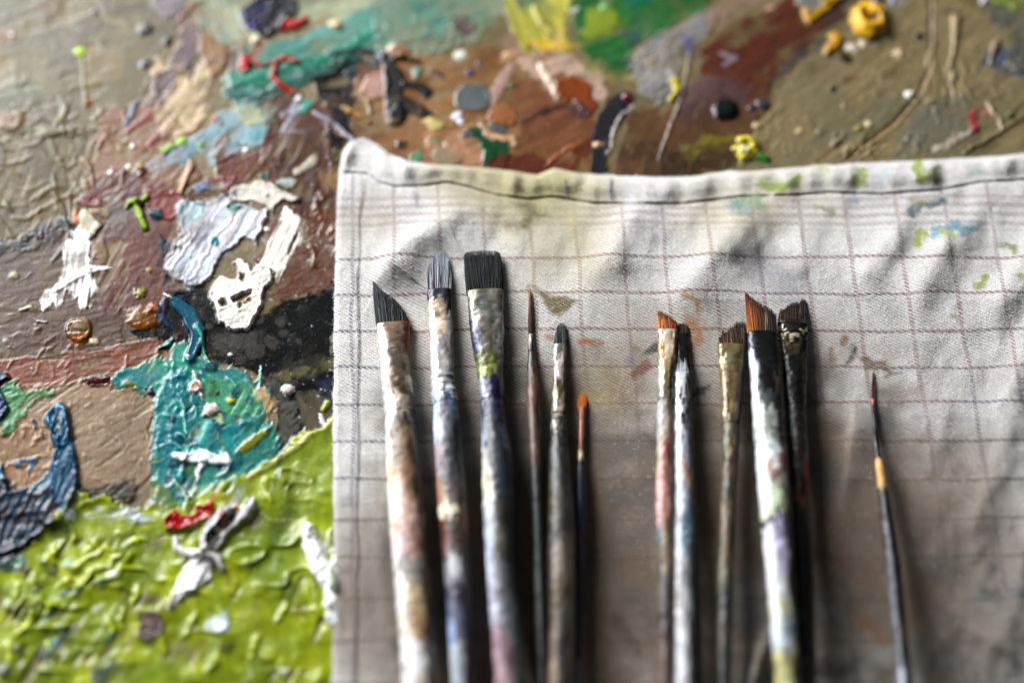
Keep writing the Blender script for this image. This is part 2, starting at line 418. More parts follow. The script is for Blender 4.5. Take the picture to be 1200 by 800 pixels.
# blue-white scraped patch
bw = new_label('paint_patch', 'pale blue grey scraped patch of thick paint')
lay([(208, 246), (216, 238), (246, 241), (262, 236), (288, 240), (308, 250), (318, 246), (310, 268), (303, 286), (288, 280), (276, 292), (262, 300), (244, 330), (232, 341), (222, 342), (216, 334), (204, 333), (194, 318), (196, 302), (214, 276), (212, 260)],
    (188, 196, 206), 2.8, ang=56, sw=3, sh=1.6, col2=(196, 190, 192), rim=.9, lab=bw, whole=True, ragged=.8, rough=.4)
lay([(208, 246), (220, 238), (245, 242), (236, 262), (216, 272)], (146, 176, 178), .6, lab=bw, a=.8, soft=4)
sv = new_label('paint_dab', 'crumpled off-white dab above the scraped patch')
lay([(272, 226), (284, 218), (298, 222), (303, 215), (318, 216), (332, 226), (352, 236), (352, 240), (330, 238), (323, 244), (321, 256), (314, 245), (300, 238), (283, 240), (264, 246), (268, 238)],
    (206, 200, 190), 2.8, ang=-30, sw=3, sh=1.3, rim=.6, lab=sv, warp=3, whole=True)
lay([(266, 228), (278, 226), (279, 238), (268, 240)], (22, 66, 60), .6, warp=1, rough=.15)
dot(276, 236, 1.8, (230, 230, 230), 2)
lay([(263, 244), (274, 243), (290, 245), (276, 250), (272, 252)], (38, 138, 122), 1.4, warp=1)
lay([(344, 202), (356, 196), (366, 186), (374, 183), (372, 196), (352, 208), (346, 208)], (170, 162, 144), 1.8, warp=1.5)
lay([(305, 206), (318, 202), (315, 214), (304, 212)], (24, 84, 68), .8, warp=1)
lay([(322, 216), (340, 212), (350, 214), (344, 224)], (164, 170, 166), 1.5, warp=1)
dot(252, 286, 5.5, (44, 136, 146), 1.5, rough=.2)
dot(183, 254, 8, (28, 72, 78), 1, rough=.2)
# brown right field and dark navy beneath the patch
lay([(320, 262), (332, 240), (360, 236), (396, 250), (398, 330), (366, 352), (330, 356), (305, 350), (296, 312), (312, 290)], (106, 66, 50), .7, rough=.3, a=.95, mixn=20, col2=(116, 78, 62))
squiggles(360, 220, 396, 320, 46, ln=10, w=2, h=2.2, tint=1.35, seed=12, ang=70)
lay([(190, 280), (212, 292), (196, 306), (200, 336), (236, 344), (246, 356), (214, 372), (195, 345), (186, 310)], (34, 54, 66), .4, rough=.2)
# the dark glassy pool
pool = new_label('paint_patch', 'dark glossy pool of thinned black paint with pale spots')
lay([(200, 350), (226, 340), (250, 346), (262, 384), (300, 380), (330, 356), (366, 350), (398, 328), (400, 500), (340, 545), (322, 530), (326, 470), (300, 438), (262, 428), (238, 420), (196, 404), (160, 398), (152, 392), (190, 380)], (24, 25, 30), .3, flat=.85, rough=.1, lab=pool, warp=3, whole=True)
lay([(212, 318), (250, 340), (247, 372), (228, 378), (222, 350)], (74, 76, 74), .1, a=.8, soft=10, rough=.14, lab=pool)
lay([(250, 392), (300, 392), (318, 398), (298, 422), (262, 428), (244, 410)], (96, 94, 86), .2, a=.85, soft=6, rough=.14, lab=pool)
lay([(315, 440), (345, 425), (392, 412), (398, 430), (360, 445), (330, 448)], (122, 118, 88), .3, a=.8, soft=4, rough=.16, lab=pool)
lay([(300, 440), (330, 450), (342, 470), (356, 500), (340, 530), (326, 520), (322, 470)], (104, 102, 94), .2, a=.9, soft=4, rough=.16, lab=pool)
lay([(345, 465), (380, 455), (395, 480), (392, 500), (356, 520), (352, 490)], (114, 108, 92), .2, a=.85, soft=5, rough=.16, lab=pool)
lay([(368, 450), (392, 440), (394, 490), (380, 480)], (70, 74, 100), .1, a=.6, soft=8, rough=.14, lab=pool)
g = np.random.default_rng(21)
for _ in range(46):
    dot(g.uniform(238, 392), g.uniform(345, 510), g.uniform(1.5, 7), [(96, 94, 90), (70, 72, 78), (18, 18, 20)][g.integers(3)], .25, a=.65, soft=1.5, rough=.15, lab=pool)
for _ in range(30):
    dot(g.uniform(320, 394), g.uniform(258, 345), g.uniform(3, 9), (128, 110, 98), .25, a=.45, soft=2, rough=.2)
for _ in range(170):
    dot(g.uniform(200, 394), g.uniform(262, 540), g.uniform(.5, 1.1), (210, 208, 204), .8, a=.8)
lay([(312, 302), (326, 296), (330, 308), (316, 314)], (134, 122, 92), .5, a=.8)
lay([(388, 396), (394, 390), (396, 424), (388, 418)], (160, 152, 120), .8, warp=1)
lay([(300, 390), (330, 404), (360, 412)], (52, 92, 82), .2, rad=[2, 2, 1], a=.7, soft=3)
gd_ = np.random.default_rng(606)
for _ in range(170):
    x, y = gd_.uniform(-120, 1320), gd_.uniform(-100, 560)
    if x > 410 and y > 210: continue
    if y > 640-.28*x-60: continue
    r_ = gd_.uniform(3, 15)
    an_ = math.radians(gd_.normal(40, 30)); L_ = gd_.uniform(5, 36)
    lay([(x, y), (x+L_*math.cos(an_), y-L_*math.sin(an_))], [(60, 42, 34), (44, 36, 34), (96, 66, 44), (130, 100, 70), (120, 120, 112), (60, 74, 70), (150, 134, 110)][gd_.integers(7)], .2, rad=[r_, r_*.6], warp=r_, wl=10, soft=gd_.uniform(1.5, 6), a=gd_.uniform(.25, .75), ang=math.degrees(an_), sh=.2)
smear(2200, 5)
lay([(200, 352), (226, 340), (250, 346), (262, 384), (300, 380), (330, 356), (366, 350), (398, 330), (400, 424), (340, 440), (300, 436), (262, 426), (238, 420), (210, 400), (190, 404), (186, 380)], (22, 23, 28), .1, flat=.5, rough=.12, lab=pool, warp=9, soft=5, a=.72, whole=True, ang=30, sh=.1)
for x_, y_, r_ in ((230, 372, 7), (266, 404, 14), (286, 400, 12), (300, 412, 10), (330, 380, 5), (333, 393, 5), (246, 384, 4), (252, 350, 9), (268, 372, 6), (350, 402, 4), (282, 424, 6), (318, 402, 8)): dot(x_, y_, r_, (92, 90, 84), .1, a=.55, soft=2.5, rough=.14, lab=pool)
# white dabs in focus
w2 = new_label('paint_dab', 'bone white dab of thick paint pierced with holes')
lay([(334, 240), (346, 250), (358, 260), (353, 274), (347, 286), (340, 300), (334, 320), (326, 331), (316, 330), (304, 330), (298, 322), (310, 304), (314, 296), (313, 288), (325, 276), (331, 256)],
    (224, 220, 210), 3, ang=66, sw=2.4, sh=1.3, rim=.5, lab=w2, warp=2.5, ragged=.8)
lay([(280, 306), (290, 312), (296, 320), (306, 312), (318, 318), (322, 330), (312, 342), (309, 358), (300, 376), (292, 390), (274, 390), (258, 380), (253, 362), (246, 352), (250, 332), (262, 328), (278, 332), (281, 322), (276, 312)],
    (228, 224, 216), 3.8, rim=1.2, lab=w2, warp=3, wl=8, crust=1.6, ang=40, sw=4, sh=.8, soft=2, holes=[[(283, 324), (288, 326), (287, 335), (283, 332)], [(273, 354), (284, 348), (296, 345), (296, 349), (284, 355), (276, 359)], [(258, 358), (262, 354), (268, 362), (261, 363)], [(281, 358), (284, 353), (286, 362), (281, 366)]])
lay([(285, 355), (296, 352), (297, 358), (288, 361)], (142, 130, 96), -3, warp=1, lab=w2)
lay([(350, 278), (338, 300)], (60, 56, 48), -2, rad=1.1, warp=1)
w1 = new_label('paint_dab', 'bright white crossed dab of ridged paint')
lay([(96, 250), (102, 248), (112, 258), (121, 267), (114, 276), (106, 284), (98, 274), (92, 262)], (182, 176, 158), 3, lab=w1, warp=2, ragged=.8, ang=60, sh=.8)
lay([(84, 272), (94, 268), (104, 276), (110, 288), (108, 300), (112, 320), (117, 340), (110, 345), (108, 362), (101, 368), (92, 358), (82, 342), (74, 356), (66, 360), (54, 366), (48, 352), (62, 340), (76, 326), (79, 316), (73, 302), (70, 288), (86, 284)],
    (234, 233, 230), 3.2, ang=82, sw=2.4, sh=1.5, rim=.5, lab=w1, warp=2, ragged=.9)
lay([(64, 344), (84, 330), (104, 320), (130, 315)], (226, 224, 218), 1.6, rad=[4, 4.5, 5, 1.8], ang=25, sw=2, sh=1.4, lab=w1, warp=2)
lay([(26, 366), (38, 362)], (190, 184, 160), 2, rad=1.6, warp=1); lay([(45, 379), (56, 380)], (200, 196, 190), 2, rad=1, warp=.5)
squiggles(10, 320, 60, 400, 14, ln=8, w=1, h=1.1, tint=1.4, seed=15)
lay([(88, 246), (94, 252), (94, 268), (88, 266), (86, 256)], (172, 110, 24), 1.4, warp=1.5)
# amber beads
amb = new_label('paint_bead', 'glassy amber bead of dried medium')
dot(93, 390, 13, (112, 90, 60), 2.6, rough=.06, lab=amb, warp=3, rim=1)
lay([(80, 394), (107, 392), (104, 404), (94, 409), (82, 405)], (146, 92, 24), .4, crust=1.2, lab=amb, warp=2)
dot(96, 383, 8, (150, 132, 104), 2, rough=.05, a=.8, lab=amb)
dot(112, 404, 5, (168, 162, 128), 2, rough=.2)
amb2 = new_label('paint_bead', 'crusted golden ochre bead on the brown paint')
dot(168, 377, 13, (132, 88, 34), 1.6, crust=1.6, lab=amb2, warp=6, rough=.2)
dot(160, 371, 8, (140, 122, 92), 1.2, a=.7, lab=amb2); dot(184, 364, 7, (146, 92, 22), 2, crust=1.2, warp=4)
dot(17, 325, 5, (150, 146, 116), 1.5)
dot(8, 402, 3, (150, 150, 140), 1.5)
# lime bits
lm = new_label('paint_dab', 'forked lime green dab of paint')
lay([(161, 238), (164, 256), (172, 270)], (138, 164, 36), 4, rad=[3, 4.5, 3.5], lab=lm, warp=1.5, crust=.8)
lay([(162, 240), (153, 240), (150, 246)], (138, 164, 36), 3.5, rad=[3.5, 3.5, 2], lab=lm, warp=1.5)
lay([(164, 240), (174, 233)], (132, 160, 34), 3.5, rad=[4, 2.5], lab=lm, warp=1.5)
lay([(193, 177), (201, 173), (206, 172)], (140, 170, 36), 2.5, rad=[4, 4.5, 3]); dot(213, 168, 5, (144, 172, 40), 2); dot(236, 172, 4, (120, 146, 44), 1.5)
dot(165, 345, 5, (128, 128, 34), 2.2, warp=4); dot(176, 319, 3, (150, 140, 30), 1.5); dot(94, 65, 6, (160, 192, 40), 2.2); dot(165, 198, 4, (150, 140, 40), 2)
dot(166, 204, 7, (92, 40, 24), 1.6, rough=.12); dot(104, 124, 3.4, (160, 52, 24), 1.6)
for x, y, r in ((171, 38, 8.5), (197, 52, 5), (171, 78, 6), (112, 17, 4)):
    dot(x, y, r, (14, 14, 16), 1.2, rough=.2)
dot(221, 80, 4.5, (84, 76, 84), 1)
for x, y in ((156, 175), (152, 198), (130, 206), (15, 45), (313, 232), (313, 272), (289, 179)): dot(x, y, 2.8, (225, 224, 222), 2.2)
# --- pinkish brown slab, tan slab
lay([(-150, 430), (0, 425), (60, 418), (140, 402), (178, 400), (194, 404), (188, 416), (152, 430), (112, 446), (60, 458), (-150, 470)], (148, 102, 80), 1.6, ang=12, sw=3, sh=.8, col2=(116, 74, 54), rim=1, rough=.4)
squiggles(0, 405, 150, 455, 26, ln=14, w=1.3, h=2.0, tint=1.35, seed=17, ang=60)
tn = new_label('paint_patch', 'flat tan slab of paint with a dimpled skin')
lay([(-150, 470), (30, 462), (66, 450), (86, 444), (132, 455), (170, 462), (184, 472), (180, 500), (178, 546), (160, 585), (100, 600), (40, 610), (-150, 620)], (150, 130, 106), 2.4, ang=35, sw=2.2, sh=.45, col2=(138, 118, 94), mixn=20, rim=1, rough=.5, lab=tn, crust=.35)
lay([(-20, 500), (40, 480), (62, 520), (60, 560), (40, 600), (-20, 620)], (142, 112, 80), .5, a=.7, soft=8, crust=.8, lab=tn)
squiggles(80, 450, 182, 580, 60, ln=9, w=1.2, h=1.2, tint=1.12, seed=18)
squiggles(0, 500, 70, 590, 46, ln=14, w=1.6, h=2, tint=1.3, seed=19, ang=60)
lay([(62, 556), (120, 576), (150, 560), (158, 570), (150, 590), (110, 590)], (70, 60, 46), .6, warp=4)
lay([(95, 448), (106, 443), (124, 441), (141, 447), (124, 455), (108, 455)], (84, 32, 24), 1.4, warp=.8, rough=.1, lab=new_label('paint_dab', 'leaf-shaped dark maroon dab'))
# green and blue at the left edge
gl = new_label('paint_patch', 'small sea green smear at the left edge')
lay([(8, 452), (24, 446), (36, 462), (66, 458), (68, 462), (40, 470), (32, 490), (14, 506), (0, 520), (0, 470)], (88, 140, 100), 2.8, crust=1, rim=1.2, ang=50, lab=gl)
lay([(-30, 440), (6, 437), (12, 444), (0, 456), (8, 474), (10, 490), (-4, 502), (-30, 510)], (22, 60, 112), 3, crust=1.2, rim=1, col2=(18, 34, 66))
bl = new_label('paint_patch', 'deep blue streak of ropey paint')
lay([(62, 482), (70, 476), (80, 480), (85, 494), (83, 516), (92, 540), (94, 562), (88, 590), (72, 612), (44, 632), (20, 650), (-40, 662), (-40, 590), (-10, 560), (4, 546), (10, 580), (34, 574), (58, 556), (64, 536), (68, 516), (58, 506), (55, 490)],
    (28, 100, 128), 4, ang=66, sw=3, sh=1.4, col2=(36, 122, 148), rim=1.6, lab=bl, rough=.32)
lay([(60, 490), (66, 500), (66, 512)], (18, 40, 62), -1, rad=[2, 2.5, 2], lab=bl)
lay([(-40, 590), (20, 575), (56, 580), (70, 596), (40, 630), (10, 655), (-40, 665)], (18, 34, 48), .5, a=.92, crust=.8, col2=(30, 76, 100), mixn=10, lab=bl)
lay([(20, 546), (44, 540), (36, 556)], (24, 80, 110), 1, rad=[3, 4, 2], lab=bl)
lay([(40, 495), (42, 502)], (20, 46, 76), 1, rad=[2.5, 2.5]); lay([(50, 508), (52, 514)], (20, 46, 76), 1, rad=[1.5, 2])
lay([(70, 492), (73, 518)], (30, 106, 134), 3, rad=[14, 12], ang=66, sw=3, sh=1.2, lab=bl, warp=2, col2=(24, 84, 112), rough=.3)
lay([(77, 540), (76, 570), (66, 600)], (28, 98, 126), 2, rad=[15, 19, 22], ang=70, sw=3, sh=1.2, lab=bl, warp=3, col2=(22, 78, 104))
lay([(66, 488), (68, 500), (70, 512)], (16, 40, 62), -1, rad=[2, 3, 2], lab=bl)
# --- teal splash
ts = new_label('paint_patch', 'turquoise splash of layered wrinkled paint')
lay([(134, 447), (150, 434), (180, 424), (197, 420), (203, 403), (216, 401), (222, 416), (240, 424), (268, 434), (292, 440), (312, 456), (322, 474), (314, 490), (326, 512), (330, 530), (300, 562), (250, 590), (200, 600), (168, 604), (182, 570), (178, 520), (180, 492), (186, 470), (160, 462), (140, 456)],
    (66, 144, 128), 3.2, rim=1.4, lab=ts, warp=3, col2=(46, 128, 130), mixn=22, sc=.2, rough=.33)
lay([(180, 470), (200, 440), (222, 430), (220, 470), (214, 520), (222, 560), (200, 600), (172, 600), (182, 560), (178, 510)], (34, 122, 130), 1.2, crust=1.7, lab=ts, soft=5, a=.92, col2=(60, 140, 140), mixn=12)
lay([(240, 440), (290, 446), (314, 470), (300, 490), (262, 488), (240, 470)], (84, 150, 118), .9, rim=1, lab=ts, ang=-40, sw=4, sh=.4, rough=.38)
lay([(292, 452), (312, 458), (321, 476), (314, 488), (300, 470)], (186, 164, 126), .8, ang=-50, a=.9, soft=3, lab=ts)
lay([(246, 446), (258, 446), (254, 470), (244, 466)], (62, 92, 50), .3, soft=5, a=.8, lab=ts)
lay([(222, 500), (244, 490), (262, 506), (290, 496), (300, 512), (270, 536), (240, 530), (224, 516)], (18, 96, 112), .6, rim=1.8, lab=ts, col2=(46, 146, 146), mixn=14, rough=.18)
lay([(236, 500), (246, 492), (252, 500), (240, 520), (238, 530), (228, 528)], (110, 190, 180), .8, soft=6, a=.8, lab=ts)
lay([(286, 496), (308, 492), (326, 514), (310, 545), (270, 565), (255, 560), (280, 530)], (40, 124, 112), .7, rim=1.2, lab=ts)
lay([(280, 532), (296, 520), (310, 506), (314, 502)], (134, 138, 40), 1.2, rad=[3, 6, 4, 2], crust=1, lab=ts, warp=4)
lay([(255, 510), (262, 524), (268, 534)], (112, 130, 60), .9, rad=[1.5, 1.5, 1], lab=ts)
lay([(145, 450), (152, 448), (166, 456), (164, 460), (146, 458)], (104, 116, 30), 1.0, warp=2)
lay([(166, 455), (182, 458), (186, 468), (176, 466)], (44, 38, 50), .5, warp=2)
for x, y in ((182, 542), (223, 553), (268, 555)): dot(x, y, 5, (96, 122, 56), .4, a=.8, lab=ts)
dot(256, 463, 2.2, (10, 24, 20), .3); dot(302, 487, 1.8, (10, 24, 20), .3)
lay([(222, 484), (234, 476)], (14, 40, 50), -.5, rad=1.4, lab=ts)
lay([(196, 575), (206, 566), (214, 576), (222, 592)], (190, 206, 200), 2.6, rad=[1, 1.8, 1.5, 2], warp=2)
lay([(214, 470), (218, 486), (216, 498), (220, 512)], (150, 206, 200), 2.2, rad=[1, 1.6, 1.6, 1], warp=2, lab=ts)
lay([(222, 530), (217, 545), (212, 560)], (110, 180, 176), 2, rad=[1, 1.4, 1], warp=2, lab=ts)
lay([(200, 350), (208, 356), (224, 372), (232, 390), (229, 408), (224, 424)], (34, 98, 116), 3, rad=[2, 7, 9, 9, 7, 6], ang=-60, sw=3, sh=.8, lab=ts, rim=.8, warp=2)
lay([(194, 348), (200, 352)], (220, 220, 214), 2.5, rad=[1, 1.8], warp=.5)
lay([(232, 386), (238, 398), (240, 418), (250, 434)], (96, 168, 148), 2.8, rad=[3, 2, 1.6, 3], lab=ts, warp=2.5)
lay([(196, 352), (190, 372), (198, 390)], (30, 74, 100), .8, rad=[3, 5, 1], a=.8, warp=4)
lay([(198, 404), (190, 414), (196, 408)], (86, 160, 140), 2.5, rad=[3, 2, 2], lab=ts)
lay([(186, 412), (196, 410), (198, 416)], (10, 12, 16), .3, rad=[2, 3, 2])
gt_ = np.random.default_rng(88)
for _ in range(26):
    x, y = gt_.uniform(184, 310), gt_.uniform(440, 580)
    if y > 600-.45*(x-180) : continue
    a0 = gt_.uniform(0, 6.28); r_ = gt_.uniform(8, 30); sp_ = gt_.uniform(.5, 1.6)
    arc = [(x+r_*math.cos(a0+sp_*q), y+r_*math.sin(a0+sp_*q)) for q in (0, .33, .66, 1)]
    k_ = gt_.integers(3)
    lay(arc, [(14, 66, 86), (26, 96, 112), (120, 190, 180)][k_], [.3, .8, 2.2][k_], rad=[[2, 7, 6, 2], [2, 6, 5, 1], [.8, 1.5, 1.4, .8]][k_], warp=2.5, a=.8, soft=[3, 2, 1][k_], lab=ts, rough=.2)
squiggles(182, 420, 226, 590, 60, ln=13, w=1.1, h=2.6, tint=1.3, seed=23, ang=65)
squiggles(200, 425, 244, 470, 36, ln=12, w=1.1, h=2.2, tint=1.35, seed=24)
# --- lime field
li = new_label('paint_patch', 'broad lime green field of thick churned paint')
lay([(-150, 660), (0, 642), (30, 640), (52, 618), (78, 600), (88, 582), (104, 578), (130, 590), (190, 598), (218, 590), (260, 568), (292, 556), (322, 536), (356, 514), (396, 486), (430, 470), (450, 930), (-150, 930)],
    (154, 164, 24), 4.5, col2=(128, 144, 34), mixn=48, rim=1.5, lab=li, warp=5, sc=.14, rough=.34)
Wl = (LB == li)
n1 = 1 - np.abs(fbm(GX/30+.4*vn(GX/60,GY/60,3), GY/24, 41, 2, .5))*3.2
n2 = 1 - np.abs(fbm(GX/10, GY/13, 44, 3, .6))*2.2
den = sstep(430, 250, GX + (GY-640)*.5 + 30*vn(GX/40, GY/40, 5))
mk = sstep(-.2, .5, vn(GX/60, GY/50, 77))
C *= np.where(Wl, 1 + .45*np.clip(fbm(GX/22, GY/18, 53, 3), -1, .3), 1)[..., None]
H += Wl * (np.clip(n1, 0, 1)**2.5*2.4*mk + fbm(GX/34, GY/34, 47, 2)*2.6 + np.clip(n2, 0, 1)**2*1.2*den**2*sstep(0, .5, vn(GX/40, GY/40, 7)) + vn(GX/5+GY/30, GY/40-GX/60, 12)*.25)
gl_ = np.random.default_rng(404)
for q_ in range(125):
    thin = q_ > 75
    x, y = gl_.uniform(-100, 392), gl_.uniform(585, 880)
    if y < 640 - x*.28 + 10: continue
    a0 = gl_.uniform(0, 6.28); rr_ = gl_.uniform(8, 36) if thin else gl_.uniform(30, 120); sp_ = (gl_.uniform(.8, 2.2) if thin else gl_.uniform(.25, .9))*gl_.choice([-1, 1])
    arc = [(x+rr_*(math.cos(a0+sp_*q)-math.cos(a0)), y-rr_*(math.sin(a0+sp_*q)-math.sin(a0))) for q in (0, .33, .66, 1)]
    if max(p[0] for p in arc) > 394: continue
    wd_ = gl_.uniform(1.2, 2.6) if thin else gl_.uniform(6, 15)
    lay(arc, (186, 190, 60) if thin else [(164, 172, 24), (146, 158, 30), (130, 146, 34), (172, 180, 44), (116, 132, 40), (150, 162, 60)][gl_.integers(6)], gl_.uniform(1.4, 3.4) if thin else gl_.uniform(.3, 1.2), rad=[wd_*.5, wd_, wd_*.9, wd_*.3], warp=2.0, wl=26, rim=0 if thin else .5, soft=1.5 if thin else 4, sc=.08, a=.75, lab=li)
C *= np.where(Wl, 1 + .18*fbm(GX/7, GY/7, 51, 3), 1)[..., None]
lay([(320, 560), (392, 500), (396, 560), (380, 600), (330, 620)], (150, 166, 78), .4, a=.7, soft=10, ang=60, sh=1, sw=4, lab=li)
lay([(300, 600), (360, 590), (372, 640), (340, 700), (290, 690)], (116, 138, 50), .2, a=.6, soft=18, ang=80, sh=.5, lab=li)
lay([(318, 615), (340, 595), (356, 600), (330, 625), (330, 650), (318, 640)], (86, 102, 56), .2, a=.6, soft=6, lab=li)
lay([(290, 562), (330, 538), (360, 516), (394, 494)], (186, 186, 112), 2.2, rad=[2, 3, 3, 3], warp=3, ang=35, sw=2, lab=li)
lay([(318, 580), (324, 560), (330, 540)], (104, 126, 84), .6, rad=[2, 3, 4], a=.8, lab=li)
for x, y, a_ in ((30, 735, 60), (60, 715, 35), (90, 695, 40), (120, 682, 30), (150, 660, 60), (128, 735, 110), (145, 725, 80), (190, 760, 110), (225, 735, 70), (200, 700, 90), (60, 770, 100), (20, 700, 80), (10, 770, 95), (160, 700, 80), (250, 780, 60), (300, 760, 70), (330, 720, 60), (110, 640, 30), (160, 636, 20), (60, 650, 60)):
    dx, dy = math.cos(math.radians(a_)), -math.sin(math.radians(a_))
    lay([(x-dx*14, y-dy*14), (x+2, y-2), (x+dx*14, y+dy*14)], (172, 184, 50), 3.6, rad=[1.5, 3.2, 1.5], warp=5, lab=li)
for x, y in ((78, 697), (92, 696), (62, 720), (53, 727), (120, 683), (130, 748)):
    lay([(x-5, y+4), (x+5, y-3)], (48, 116, 124), .8, rad=2.4, warp=2)
for x, y, r, c in ((14, 718, 7, (84, 96, 60)), (78, 742, 11, (70, 84, 54)), (24, 762, 8, (56, 62, 40)), (54, 768, 10, (84, 96, 84)), (120, 790, 12, (76, 88, 90)), (60, 668, 9, (70, 76, 40)), (66, 755, 7, (96, 134, 146)), (86, 586, 7, (96, 100, 92)), (172, 702, 7, (118, 110, 92)), (328, 658, 4.5, (70, 48, 36)), (300, 712, 3, (110, 116, 120)), (224, 586, 4, (96, 92, 100)), (268, 762, 7, (90, 90, 50)), (256, 733, 10, (176, 192, 202)), (262, 737, 8, (196, 206, 214)), (116, 713, 6, (196, 204, 180)), (133, 674, 5, (200, 204, 196)), (30, 668, 7, (180, 178, 172)), (332, 790, 5, (196, 200, 190)), (82, 662, 6, (52, 128, 96)), (116, 598, 4, (206, 206, 210)), (82, 606, 6, (216, 214, 220)), (112, 634, 6, (70, 56, 88)), (10, 660, 12, (70, 100, 96)), (30, 625, 10, (104, 124, 112)), (60, 604, 9, (190, 150, 20)), (70, 620, 9, (80, 96, 60)), (24, 660, 8, (110, 140, 130)), (5, 790, 9, (40, 52, 66)), (45, 690, 7, (50, 60, 40))):
    dot(x, y, r, c, 1.4, a=.85, soft=3, warp=r*.7)
lay([(-60, 556), (8, 566), (30, 578), (56, 572), (74, 590), (64, 616), (34, 644), (4, 668), (-60, 690)], (16, 30, 44), 1.2, crust=.4, col2=(26, 66, 88), mixn=9, lab=bl, warp=6, soft=2, a=.95, whole=True)
gb = new_label('paint_dab', 'grey brown blob on the lime paint')
lay([(160, 715), (172, 718), (186, 718), (194, 730), (188, 748), (174, 754), (160, 746), (163, 732)], (112, 96, 88), 2.4, lab=gb, rim=1.2, rough=.4)
lay([(108, 574), (128, 566), (156, 560), (160, 580), (168, 596), (150, 590), (132, 576), (112, 584)], (72, 62, 38), 1.6, warp=2)
pb = new_label('paint_dab', 'smeared pale blue grey dab along the top of the lime paint')
lay([(96, 602), (110, 598), (128, 604), (148, 596), (166, 602), (186, 608), (184, 616), (150, 612), (128, 616), (104, 612)], (176, 186, 188), 2.6, lab=pb, crust=1.0, a=.95, warp=5)
# red chunk and white strands
rc = new_label('paint_dab', 'crimson chunk of paint on the lime field')
lay([(194, 612), (206, 598), (214, 606), (230, 606), (231, 594), (240, 596), (250, 592), (252, 602), (246, 612), (228, 620), (212, 625), (195, 623)], (170, 20, 20), 5, crust=2.4, rim=1.2, lab=rc, rough=.24, warp=2)
w3 = new_label('paint_strand', 'twisted white strand of paint streaked with purple and black')
lay([(299, 582), (302, 598), (289, 612), (274, 626), (264, 640), (254, 653), (241, 650), (239, 628), (245, 612), (262, 600), (280, 596), (292, 588)], (212, 208, 200), 5, lab=w3, warp=3, ang=48, sw=4, sh=2.6, dome=6, rim=1.2, col2=(168, 164, 168))
lay([(270, 600), (258, 614), (244, 624), (240, 640)], (196, 200, 210), 6, rad=[4, 7, 5, 4], lab=w3, warp=2, dome=5, ang=50, sh=1.5)
lay([(276, 604), (264, 614), (252, 630), (246, 642)], (34, 32, 48), 1.5, rad=[4, 5, 5, 3], lab=w3, warp=3, rough=.25)
lay([(266, 606), (264, 616)], (118, 24, 30), 1, rad=[4, 3.5], lab=w3, warp=2)
dot(278, 597, 5, (206, 150, 30), 2, lab=w3); dot(256, 625, 3, (190, 190, 170), 2, lab=w3)
lay([(296, 586), (290, 594)], (70, 60, 80), 2, rad=[3, 2], lab=w3)
w4 = new_label('paint_strand', 'white splayed legs of paint below the purple strand')
lay([(243, 646), (252, 658), (250, 678), (238, 690), (220, 700), (201, 717), (196, 713), (206, 694), (213, 674), (224, 656)], (240, 238, 236), 4.5, lab=w4, warp=2, dome=7, ang=58, sw=5, sh=1.6, rim=1)
lay([(238, 652), (218, 652), (208, 644), (206, 632)], (220, 216, 214), 7, rad=[5, 5, 4, 3], lab=w4, warp=1.5, dome=4)
lay([(240, 640), (244, 652), (258, 658), (262, 668)], (218, 214, 212), 7, rad=[5, 6, 5, 4], lab=w4, warp=1.5, dome=4)
w5 = new_label('paint_strand', 'smooth white tongue of paint leaning on the towel edge')
lay([(362, 624), (366, 640), (374, 662), (388, 690), (392, 706)], (244, 243, 244), 9, rad=[8, 11, 12, 10, 8], lab=w5, warp=1.5, dome=10, rough=.4)
lay([(394, 660), (392, 690)], (196, 210, 190), 9, rad=[6, 7], lab=w5, dome=6)
lay([(382, 712), (386, 724), (392, 728)], (220, 224, 224), 7, rad=[3, 6, 8], lab=w5, dome=5)
# white splat etc. on teal
sp = new_label('paint_splash', 'white winged splash on the turquoise paint')
lay([(208, 536), (222, 539), (238, 538), (256, 542), (266, 540)], (222, 226, 228), 3.2, rad=[4, 5.5, 8, 6, 6], lab=sp, warp=1.5, rough=.3)
lay([(240, 544), (234, 554), (231, 566)], (218, 224, 226), 2.6, rad=[5, 3, 1.8], lab=sp, warp=1)
lay([(230, 572), (222, 590), (218, 600)], (190, 210, 170), 2, rad=[1.4, 1.6, 2.5])
r1 = new_label('paint_drop', 'round white drop with a thin tail')
dot(231, 456, 8, (222, 206, 200), 3.5, lab=r1, rim=1.4, rough=.25); lay([(228, 438), (230, 450), (238, 468)], (226, 214, 208), 2.6, rad=[.8, 2, 1.8], lab=r1, warp=.5)
dot(231, 456, 4.5, (196, 170, 160), -1.5, lab=r1)
r2 = new_label('paint_drop', 'pinkish white drop with a green tail')
dot(249, 484, 8, (216, 200, 194), 3.2, lab=r2, rim=1.2, rough=.28); lay([(244, 478), (254, 490), (264, 497)], (170, 190, 150), 2, rad=[2.5, 7, 2.5], a=.9, lab=r2)
dot(249, 483, 6, (220, 205, 200), 1.5, lab=r2)
dot(271, 473, 4.6, (204, 186, 30), 2.6, lab=new_label('paint_drop', 'tiny yellow drop on the turquoise'), rough=.2)
dot(338, 459, 6.6, (222, 212, 210), 5, lab=new_label('paint_drop', 'round pearly white drop on the dark pool'), warp=.6, rough=.3)
lay([(384, 474), (380, 482)], (168, 190, 50), 3, rad=[3.4, 2.6], warp=.5); lay([(376, 488), (380, 498)], (206, 200, 206), 1.5, rad=[2.5, 3], warp=2)
dot(220, 420, 2, (220, 225, 225), 2); dot(270, 418, 1.8, (230, 230, 230), 2)
